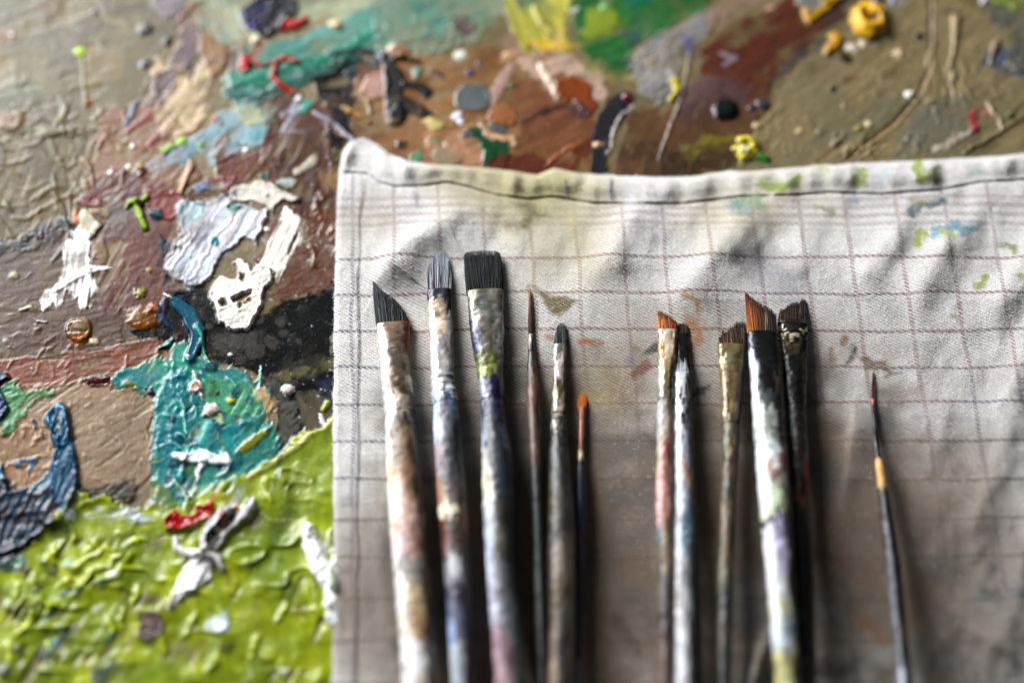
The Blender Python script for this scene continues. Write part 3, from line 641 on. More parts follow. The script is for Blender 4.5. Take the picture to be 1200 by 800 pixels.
# --- top centre
lay([(420, 80), (470, 66), (530, 70), (600, 50), (640, 66), (700, 110), (700, 200), (560, 210), (430, 190), (410, 140)], (124, 90, 54), 1, ang=20, sw=5, sh=.6, col2=(146, 114, 80), mixn=26, rough=.32)
lay([(588, 48), (604, 38), (622, 60), (612, 84), (598, 84)], (154, 128, 108), .6, a=.8, soft=6)
lay([(592, 84), (598, 76), (604, 84), (590, 108), (578, 130), (574, 110)], (170, 144, 134), .9, warp=2)
lay([(422, 108), (434, 92), (450, 86), (456, 100), (452, 120), (430, 122)], (168, 138, 128), 1.5, rim=.6)
lay([(448, 62), (462, 55), (480, 58), (482, 68), (460, 70)], (160, 122, 94), 1.8)
dot(460, 62, 4.5, (220, 200, 180), 2.5)
bs = new_label('paint_squiggle', 'thick black glossy squiggle of paint')
lay([(452, 72), (462, 92), (462, 112), (458, 126), (464, 140)], (8, 8, 10), 2, rad=[6, 12, 11, 8, 12], lab=bs, warp=2, dome=3, rough=.4)
lay([(464, 138), (476, 126), (492, 134), (506, 138)], (8, 8, 10), 2, rad=[10, 9, 8, 3], lab=bs, warp=2, dome=3, rough=.4)
lay([(476, 102), (490, 104), (500, 112)], (8, 8, 10), 2, rad=[4, 6, 7], lab=bs, warp=1.5, dome=3, rough=.35)
lay([(460, 72), (474, 70), (492, 78)], (16, 16, 22), 3, rad=[3, 3, 1.8], lab=bs, rough=.12)
lay([(506, 86), (518, 94)], (50, 48, 56), 1.5, rad=[2.5, 2.5])
lay([(484, 84), (494, 82), (492, 92), (484, 96)], (110, 150, 138), 2, crust=1)
gd = new_label('paint_drop', 'flat slate grey disc of dried paint')
dot(554, 118, 17.5, (104, 110, 110), 1.2, lab=gd, warp=2.5, dome=3, rough=.36, rim=.7)
for x, y, r, c in ((550, 88, 4.5, (76, 74, 104)), (562, 78, 4, (110, 108, 110)), (550, 164, 9, (78, 84, 88)), (584, 152, 9.5, (104, 106, 104)), (574, 186, 8, (44, 52, 56)), (470, 172, 5.5, (16, 16, 20)), (508, 170, 8, (104, 126, 92)), (600, 102, 5, (96, 110, 74)), (525, 186, 15, (130, 132, 112)), (488, 186, 7, (110, 140, 110)), (594, 68, 4.5, (212, 184, 148)), (538, 68, 6, (206, 210, 196)), (536, 140, 5, (206, 206, 214)), (540, 146, 3, (214, 214, 220)), (524, 172, 4, (228, 220, 214))):
    dot(x, y, r, c, 1.3, warp=r*.3)
lay([(500, 152), (530, 158), (562, 164), (568, 178), (562, 196), (496, 196)], (172, 136, 108), .3, a=.8, soft=3)
gr = new_label('paint_patch', 'small bottle green patch above the towel')
lay([(543, 152), (562, 150), (572, 160), (592, 164), (596, 184), (592, 202), (564, 202), (568, 180), (556, 164)], (30, 88, 58), 1, lab=gr, rough=.22)
lay([(496, 146), (508, 140), (520, 148), (510, 158)], (186, 172, 114), 1.8, warp=3)
lay([(562, 150), (570, 158), (600, 166), (606, 174)], (196, 160, 134), 1.4, rad=[3, 4, 4, 3])
dot(588, 138, 13, (150, 104, 66), 1.5, rim=.8)
ye = new_label('paint_patch', 'olive yellow swirl of paint at the top')
lay([(590, -30), (672, -30), (668, 10), (668, 40), (676, 56), (672, 66), (640, 60), (618, 64), (604, 44), (594, 20)], (160, 160, 62), 2, ang=-70, sw=5, sh=1.2, col2=(176, 170, 84), lab=ye, rim=.8)
lay([(616, 50), (640, 52), (660, 56), (668, 66), (634, 64)], (194, 164, 24), .8, lab=ye)
lay([(626, 12), (632, 30), (644, 42)], (196, 190, 108), 1.6, rad=[2, 2.5, 1.5], lab=ye)
dot(615, 2, 12, (92, 116, 96), .6, a=.85)
ge = new_label('paint_patch', 'leaf green patch of paint at the top')
lay([(664, -30), (850, -40), (828, 12), (780, 42), (748, 58), (738, 70), (740, 92), (712, 86), (692, 72), (676, 52), (668, 24)], (44, 104, 58), 1.8, ang=20, col2=(60, 116, 64), lab=ge, rough=.3, rim=.6)
lay([(684, 12), (716, 8), (728, 26), (716, 44), (694, 50), (676, 46), (686, 34)], (140, 152, 54), .8, a=.9, soft=4, crust=.5)
dot(674, 16, 4, (190, 200, 190), 2); dot(708, 12, 4.5, (120, 176, 120), 1.8); dot(740, 48, 11, (76, 96, 96), .6, a=.85)
lay([(728, 0), (760, -6), (766, 8), (740, 12)], (20, 118, 92), 1.2)
lay([(672, 68), (690, 74), (712, 88), (740, 94), (726, 100), (700, 98)], (148, 148, 86), .6, a=.8)
# pale petal with amber core
pp = new_label('paint_patch', 'pale pinkish white petal of paint around an amber core')
lay([(606, 74), (628, 62), (650, 60), (672, 66), (684, 80), (704, 92), (714, 104), (712, 120), (704, 128), (694, 112), (686, 96), (664, 90), (652, 94), (658, 118), (648, 114), (634, 98), (614, 88)], (180, 158, 142), 2.2, ang=20, sw=5, sh=.7, lab=pp, rim=.8, rough=.34)
lay([(636, 80), (640, 96), (652, 116)], (220, 204, 186), 2.2, rad=[4, 4, 2], lab=pp)
lay([(650, 98), (664, 92), (690, 98), (692, 112), (702, 130), (690, 140), (670, 124), (654, 118)], (138, 78, 36), 1.2, rough=.22, rim=.6)
lay([(600, 90), (650, 115), (690, 130), (700, 145), (672, 176), (640, 184), (612, 170), (600, 140)], (136, 96, 68), .8, ang=25, sw=5, sh=.5, col2=(112, 76, 54), rough=.3)
lay([(604, 152), (640, 132), (664, 124)], (56, 38, 34), .3, rad=[2, 2.5, 2], a=.85)
lay([(658, 128), (680, 122), (694, 130), (688, 144), (670, 140)], (92, 70, 72), .3, a=.8, soft=4)
lay([(560, 205), (600, 180), (640, 186), (674, 176), (704, 140), (712, 160), (690, 190), (660, 215)], (104, 60, 42), .6, ang=40, rough=.26)
lay([(640, 196), (660, 182), (682, 168)], (176, 110, 72), 1.2, rad=[1.5, 2, 1])
lay([(694, 150), (712, 120), (730, 110), (742, 120), (730, 150), (712, 170), (716, 215), (690, 215)], (56, 56, 60), .6, rough=.2)
dot(735, 117, 4.5, (196, 34, 30), 2.5); dot(735, 118, 10, (44, 50, 60), .4, a=.7, soft=5)
lay([(742, 130), (726, 144), (716, 168), (712, 186)], (186, 178, 170), 1.8, rad=[2, 1.6, 1.5, 1])
dot(700, 173, 4, (200, 176, 140), 2)
lay([(726, 160), (742, 130), (800, 130), (850, 70), (900, 60), (905, 120), (860, 200), (790, 215), (712, 215)], (92, 66, 48), .8, ang=62, sw=5, sh=.7, col2=(110, 84, 58), mixn=24, rough=.33)
gw = new_label('paint_patch', 'grey white swirl of paint between the green and brown')
lay([(734, 76), (752, 58), (776, 42), (804, 26), (830, 14), (846, 18), (826, 50), (800, 70), (796, 96), (784, 118), (768, 124), (752, 112), (740, 94)], (156, 152, 144), 2.6, ang=35, sw=4, sh=1.6, col2=(116, 118, 124), lab=gw, rim=1)
squiggles(742, 55, 800, 120, 44, ln=14, w=1.5, h=2.2, tint=1.3, seed=31)
lay([(796, 42), (814, 40), (812, 70), (798, 60)], (100, 100, 140), .6, a=.8, soft=5)
lay([(784, 100), (791, 96), (792, 110), (786, 120)], (204, 190, 40), 2.4, rad=[2, 4, 4, 3], warp=1.5)
lay([(808, 66), (800, 110), (782, 160), (772, 190)], (128, 116, 96), 1.6, rad=[1.5, 2, 2, 1.5], warp=1.5)
rb = new_label('paint_patch', 'rust brown and violet brushed patch')
lay([(820, 60), (850, 34), (900, 10), (940, -20), (1000, -20), (990, 20), (950, 50), (912, 80), (900, 112), (880, 124), (850, 108), (822, 88)], (112, 66, 44), 1.8, ang=30, sw=3, sh=.8, col2=(92, 56, 46), lab=rb, rough=.32)
lay([(790, 110), (820, 90), (850, 86), (884, 110), (880, 130), (830, 128), (800, 150)], (102, 80, 82), .6, a=.85, soft=8, ang=30)
lay([(822, 10), (870, -20), (900, -20), (890, 10), (850, 36), (828, 44)], (144, 124, 108), 1, ang=35, sh=.8)
lay([(846, 66), (862, 72), (850, 82)], (150, 140, 150), .5, rad=[4, 4, 3], a=.7)
dot(902, 14, 3.5, (184, 150, 130), 2)
# big tan field
bt = new_label('paint_patch', 'wide beige field of paint scored by a curved line')
lay([(850, 240), (876, 170), (900, 130), (918, 100), (958, 58), (1008, 30), (1040, 8), (1120, 0), (1180, 30), (1214, 90), (1400, 120), (1400, 300), (850, 300)], (142, 130, 100), 2.6, ang=38, sw=3, sh=.5, col2=(130, 122, 96), mixn=60, rim=1, lab=bt, rough=.42)
lay([(896, 110), (908, 84), (936, 60), (964, 46), (970, 52), (940, 74), (916, 96)], (52, 60, 74), .6, a=.85, soft=6, ang=35)
lay([(960, 40), (1000, 20), (1060, -10), (1000, -40), (960, 0)], (84, 74, 72), .4, ang=35)
lay([(1130, -40), (1400, -60), (1400, 120), (1214, 92), (1186, 68), (1160, 30)], (120, 118, 92), .8, ang=40, col2=(104, 106, 98), mixn=20)
lay([(1150, 62), (1178, 54), (1204, 84), (1210, 100), (1180, 90), (1156, 84), (1144, 72)], (92, 98, 108), .6, soft=4)
for x, y in ((1182, 78), (1190, 84)): dot(x, y, 5, (130, 126, 118), 2.4, rim=1)
lay([(990, 140), (1030, 118), (1066, 112), (1056, 140), (1010, 168), (985, 170)], (122, 120, 104), .2, a=.55, soft=12, ang=38, sh=.4)
lay([(1070, 130), (1130, 110), (1150, 140), (1100, 180), (1040, 190)], (118, 118, 110), .3, a=.7, soft=10, ang=38, sw=2.5, sh=.7)
lay([(940, 170), (975, 150), (990, 160), (960, 180)], (116, 116, 98), .2, a=.5, soft=8)
lay([(1089, -20), (1090, 50), (1088, 84), (1074, 114), (1044, 148), (1004, 178), (980, 200)], (92, 74, 44), -1.6, rad=1.8, warp=1.5, lab=bt)
lay([(1092, -20), (1093, 50), (1091, 86), (1077, 117), (1047, 151), (1007, 181), (983, 203)], (168, 148, 112), 1.3, rad=1.2, warp=1.5, lab=bt)
lay([(1090, 50), (1089, 70), (1090, 84)], (150, 138, 90), 2.2, rad=[1, 2.4, 1.5])
squiggles(1000, 30, 1180, 175, 60, ln=10, w=1.8, h=2.2, tint=1.2, seed=33, ang=-70)
squiggles(1085, 70, 1130, 130, 30, ln=20, w=2.0, h=3.2, tint=1.3, seed=34, ang=-62, spread=.6)
squiggles(970, 165, 1090, 196, 34, ln=14, w=2, h=2.8, tint=1.2, seed=35, ang=40)
squiggles(870, 120, 990, 185, 26, ln=9, w=1.6, h=1.8, tint=1.2, seed=36, ang=-70)
lay([(1118, 24), (1119, 40), (1117, 56), (1113, 80)], (166, 146, 112), 3.4, rad=[4.5, 3.5, 2, 1.5], warp=1.5, lab=bt)
lay([(1166, 56), (1163, 68), (1158, 80)], (148, 138, 116), 3, rad=[4, 3, 2])
lay([(1156, 122), (1164, 134), (1172, 152)], (176, 158, 134), 2.8, rad=[2.5, 2, 2])
lay([(1092, 180), (1120, 166), (1146, 150)], (176, 166, 152), 1.4, rad=[3, 4, 3], ang=120, sw=2, sh=1.4)
lay([(1140, 134), (1142, 148), (1140, 158)], (156, 60, 74), 1.2, rad=[3, 5, 3], ragged=2, warp=3, a=.9)
dot(1154, 134, 4, (170, 110, 112), .8, a=.7)
lay([(1130, 182), (1160, 164), (1200, 138)], (118, 106, 74), 2.2, rad=2.2, warp=2)
for x, y, r, c in ((1063, 113, 4.5, (232, 232, 228)), (1050, 65, 5, (208, 190, 160)), (1055, 68, 3, (190, 170, 140)), (1017, 148, 4, (196, 182, 148)), (997, 59, 5, (226, 216, 206)), (1010, 54, 4, (220, 206, 180)), (1076, 46, 4.5, (30, 28, 40)), (990, 70, 7, (70, 54, 34)), (1184, 139, 4, (42, 90, 48)), (1005, 154, 3.5, (160, 150, 40)), (974, 107, 4, (96, 92, 74)), (988, 128, 3, (170, 150, 120)), (937, 158, 5, (178, 158, 124)), (886, 150, 4, (186, 170, 130))):
    dot(x, y, r, c, 2.0, warp=r*.4)
lay([(1108, 20), (1122, 19)], (52, 44, 40), .8, rad=1.8)
# yellow dollops
lay([(1004, 16), (1018, 12), (1032, 20), (1034, 38), (1018, 44), (1004, 34)], (206, 160, 14), 6, rim=1, dome=6, warp=3, rough=.26)
lay([(866, 168), (878, 165), (886, 176), (878, 186), (865, 182)], (170, 160, 70), 3, dome=5, warp=2)
y1 = new_label('paint_dollop', 'bright yellow curled dollop of thick paint')
lay([(1003, 18), (1016, 10), (1030, 22), (1032, 36), (1016, 44), (1004, 34), (1003, 18)], (218, 178, 14), 9, rad=[7, 5, 7, 8, 8, 6, 7], lab=y1, warp=3, wl=8, dome=6, rough=.26, crust=.8)
dot(1021, 28, 6, (104, 86, 50), -2, warp=2)
y2 = new_label('paint_dab', 'small mustard yellow dab beside the dollop')
lay([(978, 45), (980, 54), (970, 62)], (190, 150, 20), 4, rad=[5, 5, 6], lab=y2, warp=4, wl=6, crust=1)
y3 = new_label('paint_dab', 'grey and yellow dab at the top edge')
lay([(930, -8), (960, -10), (972, 4), (956, 16), (944, 24), (932, 8)], (128, 130, 122), 3, lab=y3, crust=1, ang=20)
lay([(942, 18), (948, 26), (958, 16), (972, 6), (984, -2)], (196, 158, 26), 3.5, rad=[4, 5, 5, 5, 4], lab=y3, warp=3)
dome_ = new_label('paint_bead', 'dark shiny dome of blue black paint')
dot(850, 132, 13, (30, 34, 40), 4.5, lab=dome_, dome=13, rough=.12, warp=1.5); dot(852, 128, 8, (40, 52, 36), .6, a=.8, lab=dome_)
dot(892, 125, 7, (70, 76, 88), 4); dot(880, 129, 4, (76, 82, 100), 2)
lay([(800, 176), (826, 156), (866, 160), (870, 176), (840, 190), (806, 190)], (132, 122, 46), .8, a=.9, soft=4, ang=15)
for x, y in ((836, 196), (778, 200), (800, 202)):
    dot(x, y, 22, (70, 60, 44), .4, a=.55, rim=.8, soft=3)
yg = new_label('paint_dollop', 'yellow ringed dollop just above the towel hem')
lay([(866, 168), (876, 164), (886, 172), (882, 184), (870, 186), (862, 178)], (200, 190, 70), 5, rad=[4, 4, 4, 5, 6, 5], lab=yg, warp=2, dome=4, rough=.25)
dot(872, 181, 5, (222, 216, 180), 4, lab=yg)
lay([(888, 186), (900, 190)], (48, 130, 36), 4, rad=[5, 5], lab=yg, dome=5)
lay([(1160, 0), (1176, 4), (1190, 14)], (150, 170, 50), 1.6, rad=[2, 3, 2], warp=5, crust=1); lay([(1190, -4), (1200, 2)], (140, 160, 40), 1.6, rad=3, warp=3)
lay([(1022, -8), (1024, 8)], (170, 174, 184), 2.5, rad=[4, 2]); lay([(1150, 8), (1158, -6)], (214, 214, 224), 2.5, rad=[2, 4]); lay([(1048, -2), (1046, 8)], (180, 180, 190), 2, rad=[3, 2])
lay([(1060, -20), (1110, -20), (1080, 2)], (58, 60, 66), .6)
# random small specks and pits all over
g = np.random.default_rng(77)
for _ in range(260):
    x, y = g.uniform(-140, 1340), g.uniform(-110, 920)
    if x > 420 and y > 220: continue
    c = [(216, 212, 204), (40, 38, 36), (170, 150, 120), (120, 90, 60), (120, 140, 140)][g.integers(5)]
    dot(x, y, g.uniform(.7, 2.0), c, g.uniform(.5, 1.6), a=.8)
smear(260, 9, (-140, 560, 400, 920)); smear(350, 10, (380, -100, 1340, 210))
fx_ = fbm(GX/5, GY/5, 21, 3)*1.8; fy_ = fbm(GX/5, GY/5, 27, 3)*1.8
_i = np.clip(np.round(GY-Y0+fy_), 0, NY-1).astype(int); _j = np.clip(np.round(GX-X0+fx_), 0, NX-1).astype(int)
C = C[_i, _j]
C *= (1 + .13*fbm(GX/3.2, GY/3.2, 35, 2) + .12*fbm(GX/45, GY/45, 36, 3))[..., None]
def soften(A, n):
    for _ in range(n):
        A = (np.roll(A, 1, 0) + 2*A + np.roll(A, -1, 0))/4
        A = (np.roll(A, 1, 1) + 2*A + np.roll(A, -1, 1))/4
    return A
crisp = np.isin(LB, [w1, w2, sv, rc])
wet = soften(np.isin(LB, [li, ts, bl]).astype(float), 4)
Hs, Hw = soften(H, 1), soften(H, 4)
H = np.where(crisp, H*.5+Hs*.5, Hs*(1-wet) + (Hw*.8+Hs*.2)*wet)
lw = soften((LB == li).astype(float), 4); H = H*(1-lw*.75) + soften(Hw, 10)*lw*.75
H += lw*(np.clip(n1, 0, 1)**2*1.5*mk + np.clip(fbm(GX/30, GY/24, 57, 2), 0, 1)*2.4)
R = R*(1-wet) + np.minimum(R, .27)*wet
H += fbm(GX/5, GY/5, 61, 2)*.10 + np.clip(fbm(GX/3, GY/3, 66, 2)-.35, 0, 1)*.35
# palette tilts nothing: heights in pixels -> metres
H = np.maximum(H, -2.5)

palette = thing('palette', 'artist\'s palette board crusted all over with dried oil paint under the towel', 'palette')
PV = W(GX, GY, 0.0); PV[..., 2] = (H + 4) * S
idx = np.arange(NY*NX).reshape(NY, NX)
keep = ~((GX[:-1, :-1] > 452) & (GY[:-1, :-1] > 270) & (GX[:-1, :-1] < 1350))
A_, B_, C_, D_ = idx[:-1, :-1], idx[1:, :-1], idx[1:, 1:], idx[:-1, 1:]
quads = np.stack([A_, B_, C_, D_], -1)
fl = LB[:-1, :-1]
PVf = PV.reshape(-1, 3); Cf = np.clip(C.reshape(-1, 3), .002, .85); Rf = np.clip(R.reshape(-1), .08, .7)
for k in range(0, len(LABELS)+1):
    sel = keep & (fl == k)
    q = quads[sel]
    if len(q) < 4: continue
    u, inv = np.unique(q.ravel(), return_inverse=True)
    nm, lb = ('paint_skin', None) if k == 0 else LABELS[k-1]
    o = make_mesh(nm, PVf[u], inv.reshape(-1, 4), M_PAINT, palette, Cf[u], attrs={'Rgh': Rf[u]})
    if lb: o['label'] = lb
# the board itself, below the paint
tb = NT('varnished_board'); tb.b.inputs['Base Color'].default_value = (.16, .12, .08, 1); tb.b.inputs['Roughness'].default_value = .5
bxy = W(np.array([-150, 1350, 1350, -150]), np.array([930, 930, -120, -120]), 0)
bv = np.concatenate([bxy + [0, 0, .0002], bxy + [0, 0, -.006]])
make_mesh('board', bv, [[0, 1, 2, 3], [7, 6, 5, 4], [0, 4, 5, 1], [1, 5, 6, 2], [2, 6, 7, 3], [3, 7, 4, 0]], tb.m, palette, smooth=False)
del PV, PVf

# ------------------------------------------------------------------ towel
yt_x = [380, 398, 404, 412, 425, 440, 455, 480, 500, 560, 600, 630, 650, 680, 740, 800, 850, 900, 960, 1010, 1100, 1150, 1200, 1300, 1400]
yt_y = [200, 180, 170, 165, 162, 168, 180, 189, 192, 196, 200, 205, 197, 203, 207, 208, 201, 199, 194, 191, 187, 184, 180, 176, 172]
hm_x = [380, 430, 443, 463, 497, 523, 547, 580, 620, 647, 697, 777, 800, 867, 933, 973, 1033, 1100, 1150, 1200, 1300, 1400]
hm_y = [200, 203, 213, 218, 217, 213, 218, 228, 233, 230, 238, 238, 238, 230, 228, 225, 227, 222, 213, 210, 204, 200]
xl_y = [140, 165, 180, 200, 240, 350, 500, 650, 800, 1000]
xl_x = [416, 411, 402, 397, 394, 392, 390, 391, 389, 388]

def ridge(X, Y, pts, h, wl, wr, hs=None):
    """asymmetric fold: steep or broad on either side of its crest line"""
    q, rr, tt = seg_dist(X, Y, pts, [0]*len(pts))
    sx = np.zeros_like(X); best = np.full(X.shape, 1e9)
    for i in range(len(pts)-1):
        (ax, ay), (bx, by) = pts[i], pts[i+1]
        vx, vy = bx-ax, by-ay
        t = np.clip(((X-ax)*vx+(Y-ay)*vy)/(vx*vx+vy*vy), 0, 1)
        d = np.hypot(X-ax-t*vx, Y-ay-t*vy); m = d < best
        best = np.where(m, d, best); sx = np.where(m, np.sign(vx*(Y-ay)-vy*(X-ax)), sx)
    w = np.where(sx > 0, wl, wr)
    e = np.exp(-(q/w)**2) if False else 1/(1+(q/w)**2)**1.5
    taper = np.interp(tt, np.linspace(0, 1, len(hs)), hs) if hs is not None else np.sin(np.clip(tt, 0.04, .96)*math.pi)**.5
    return h*e*taper

def cloth_h(X, Y):
    """height of the towel above the palette, in pixels"""
    h = 10 + 0*X
    h = h + fbm(X/120, Y/90, 71, 2)*2.2
    f = 0
    # crest lines run from upper right to lower left; the first width is the side away from the window
    f = f + ridge(X, Y, [(590, 238), (524, 256), (484, 280), (456, 306), (441, 336)], 19, 17, 40, [0, .6, .9, 1, .1])
    f = f + ridge(X, Y, [(762, 228), (744, 254), (716, 300), (676, 345)], 13, 22, 40, [.5, 1, 1, .1])
    f = f + ridge(X, Y, [(892, 240), (866, 264), (838, 300), (808, 336), (780, 362)], 13, 26, 46, [.4, 1, 1, .9, 0])
    f = f + ridge(X, Y, [(970, 244), (944, 290), (915, 338)], 5, 24, 34, [.2, 1, .1])
    f = f + ridge(X, Y, [(1066, 250), (1044, 280), (1016, 320), (1004, 350)], 10, 22, 32, [.2, 1, .8, 0])
    f = f + ridge(X, Y, [(1150, 256), (1110, 286), (1084, 330), (1066, 380)], 13, 26, 34, [.2, 1, .8, 0])
    f = f + ridge(X, Y, [(1240, 240), (1206, 300), (1176, 345), (1160, 400)], 10, 24, 34, [.6, 1, .9, 0])
    f = f + ridge(X, Y, [(1220, 380), (1192, 440), (1176, 520), (1150, 600), (1132, 660)], 7, 18, 30, [.3, 1, .6, 1, 0])
    f = f + ridge(X, Y, [(1240, 560), (1216, 600), (1202, 650), (1190, 720), (1140, 790)], 8, 20, 30, [.6, 1, 1, .8, .2])
    f = f + ridge(X, Y, [(1006, 450), (1001, 500), (994, 560), (986, 620)], 5.5, 9, 24, [0, 1, 1, 0])
    f = f + ridge(X, Y, [(903, 730), (889, 770), (877, 820)], 12, 9, 14, [0, 1, 1])
    f = f + ridge(X, Y, [(452, 560), (444, 640), (452, 720), (470, 800)], 4, 12, 16, [0, 1, 1, .4])
    f = f + ridge(X, Y, [(1130, 730), (1180, 760), (1230, 800)], 8, 14, 20)
    h = h + f*1.28
    # the upper band slopes up towards the window: lower cloth sits in a dip
    h = h + np.interp(Y, [200, 240, 300, 350, 400, 520, 800, 1000], [-1, -2, 5, 10, 10, 5, -5, -7])*sstep(400, 640, X)
    # gentle rumple in the open cloth, quiet where the brushes lie
    open_ = np.clip(sstep(1040, 1120, X) + sstep(360, 300, Y), 0, 1)
    h = h + fbm(X/26, Y/34, 74, 2)*3.0*open_ + fbm(X/24, Y/44, 78, 2)*.9 + fbm(X/9, Y/9, 79, 2)*.12
    return h

step = 1.0
iu = np.concatenate([[0, .25, .6, 1.1, 1.8, 2.6, 3.5, 4.5], np.arange(5.6, 960, 1.15)])
jv = np.concatenate([[0, .25, .6, 1.1, 1.8, 2.6, 3.5, 4.5], np.arange(5.5, 760, 1.15)])
II, JJ = np.meshgrid(iu, jv)
TX = 400 + II; TY = np.interp(TX, yt_x, yt_y) + JJ
for _ in range(3):
    TX = np.interp(TY, xl_y, xl_x) + II + 1.2*vn(TY/14, 0*TY, 8)*np.exp(-II/12)
    TY = np.interp(TX, yt_x, yt_y) + JJ + 0.9*vn(TX/11, 0*TX, 9)*np.exp(-JJ/12)
HY = np.interp(TX, hm_x, hm_y)                      # the hem's stitched lower edge
ch = cloth_h(TX, TY)
edge = np.minimum(II, JJ*1.0)
rnd = np.sqrt(np.clip(1 - (1-np.clip(edge/7.0, 0, 1))**2, 0, 1))
dh = HY - TY                                         # >0 inside the top hem band
inhem = sstep(-2.5, 4.5, dh) * sstep(0, 30, II+10)
flute = (vn(TX/14, 0*TX, 31)*.6 + vn(TX/34, 0*TX, 33)*.7) * 8.5
bandp = np.clip(1 - ((TY - (HY - 17))/22.0)**2, 0, 1)
ch = ch + np.interp(dh, [-80, -22, -5, 0, 6, 14, 22, 34], [0, 5.0, 4.4, 3.7, 5.0, 6.8, 6.4, 0]) + np.clip(dh/18, 0, 1)*flute - 1.7*np.exp(-((dh+1.2)/1.5)**2) + .8*np.exp(-((dh-2.4)/1.8)**2)*(1+.5*vn(TX/4, 0*TX, 3))
# left hem: double cloth 30 px wide, its seam a shallow groove
dl = 30 + 2.5*vn(TY/35, 0*TY, 12) - II
ch = ch + sstep(-2.6, 4.5, dl)*2.0*sstep(190, 240, TY) - .9*np.exp(-(dl/2.0)**2)*sstep(225, 260, TY) + 1.6*vn(TY/16, II/30, 14)*np.exp(-((II-15)/12)**2)
ch = ch*1.0 * rnd + 2.5*(1-rnd)
ch = np.maximum(ch, 2.5)
TZ = (ch + 3) * S
TV = W(TX, TY, TZ)
nj, ni = TX.shape
# thread coordinates
Xw = TX + fbm(TX/60, TY/60, 91, 2)*3.0; Yw = TY + fbm(TX/70, TY/60, 93, 2)*3.4 + (ch-8)*.25
X430 = 405 + (Xw-405)/(1+.00022*(Yw-430))
cols = [388, 413, 463, 519, 573, 630, 686, 742, 790, 846, 903, 960, 1015, 1077, 1136, 1191, 1247, 1303, 1360, 1420]
Uc = np.interp(X430, cols, np.arange(-1, len(cols)-1)+.5*0)
Uc = np.where(X430 < 413, (X430-413)/52, Uc)
rows = [-120, 160, 220, 262, 304, 346, 389, 432, 474, 517, 562, 609, 653, 700, 749, 800, 852, 905, 960, 1015]
Vc = np.interp(Yw, rows, np.array([-10, -3.3, -2, -1, 0, 1, 2, 3, 4, 5, 6, 7, 8, 9, 10, 11, 12, 13, 14, 15.]))
uvt = np.stack([Uc, Vc], -1).reshape(-1, 2)
# stains and painted shade: rgb + how strongly
SC = np.zeros(TX.shape+(3,)); SA = np.zeros(TX.shape)
def stain(pts, col, rad=None, a=.8, warp=5, wl=8, soft=3, grain=.3):
    global SC, SA
    _seed[0] += 1; s = _seed[0]
    mr = 0 if rad is None else (max(rad) if np.ndim(rad) else rad)
    x0 = min(p[0] for p in pts)-mr-warp-8; x1 = max(p[0] for p in pts)+mr+warp+8
    y0 = min(p[1] for p in pts)-mr-warp-8; y1 = max(p[1] for p in pts)+mr+warp+8
    w = (TX > x0) & (TX < x1) & (TY > y0) & (TY < y1)
    X, Y = TX[w], TY[w]
    wx = fbm(X/wl, Y/wl, s, 3)*warp; wy = fbm(X/wl, Y/wl, s+4, 3)*warp
    if rad is None: d = poly_sd(X+wx, Y+wy, pts)
    else:
        if not np.ndim(rad): rad = [rad]*len(pts)
        q, rr, _ = seg_dist(X+wx, Y+wy, pts, rad); d = rr-q
    m = sstep(-soft*2, soft*1.6, d)*a
    m = m*np.clip(1 + grain*(vn(X/2.2, Y/1.6, s+2)*1.3), 0, 1.2)
    m = np.clip(m, 0, 1)
    SC[w] = SC[w]*(1-m[:, None]) + lin(col)*m[:, None]
    SA[w] = SA[w]*(1-m) + m
# broad soiling, then a wash with the cloth's slope shade put into its colour
for px_, py_, r_, c_, a_ in ((560, 420, 60, (150, 128, 92), .22), (600, 560, 90, (134, 112, 84), .45), (480, 700, 80, (132, 118, 92), .35), (700, 460, 36, (176, 158, 92), .5), (690, 600, 90, (130, 110, 84), .45), (830, 560, 90, (126, 106, 84), .48), (960, 620, 90, (120, 98, 76), .5), (1040, 700, 100, (104, 92, 78), .55), (740, 740, 100, (122, 100, 68), .5), (900, 450, 70, (136, 120, 96), .3), (1090, 600, 80, (126, 112, 96), .42), (1150, 740, 90, (112, 106, 100), .45), (560, 720, 120, (120, 100, 78), .45), (760, 400, 60, (150, 134, 108), .22), (430, 260, 30, (164, 160, 140), .25), (930, 220, 40, (196, 190, 150), .2), (640, 220, 50, (196, 200, 130), .5), (560, 206, 40, (184, 184, 132), .45), (660, 300, 40, (200, 200, 160), .3), (850, 250, 40, (204, 204, 160), .25), (1000, 560, 60, (134, 112, 86), .4)):
    c_ = (c_[0]*.87, c_[1]*.80, c_[2]*.70)
    stain([(px_-r_*.4, py_), (px_+r_*.4, py_)], c_, rad=r_*.8, a=min(a_*1.75, .88), warp=r_*.5, wl=r_*.8, soft=r_*.6, grain=.15)
soil_shade = np.clip(sstep(275, 560, TY + 50*fbm(TX/70, TY/60, 63, 3))*sstep(398, 470, TX)*(1-.65*sstep(1060, 1130, TX - .1*(TY-500) + 60*fbm(TX/50, TY/50, 64, 3)))*(.62 + 1.0*fbm(TX/34, TY/30, 65, 4)), 0, .86)  # blotchy soil plus painted shade, from mid cloth downwards
soil_shade_col = lin((110, 88, 62)) + (lin((88, 78, 66))-lin((110, 88, 62)))*sstep(-.3, .3, fbm(TX/60, TY/50, 67, 3))[..., None]
SC = SC*(1-soil_shade[..., None]) + soil_shade_col*soil_shade[..., None]; SA = SA*(1-soil_shade) + soil_shade
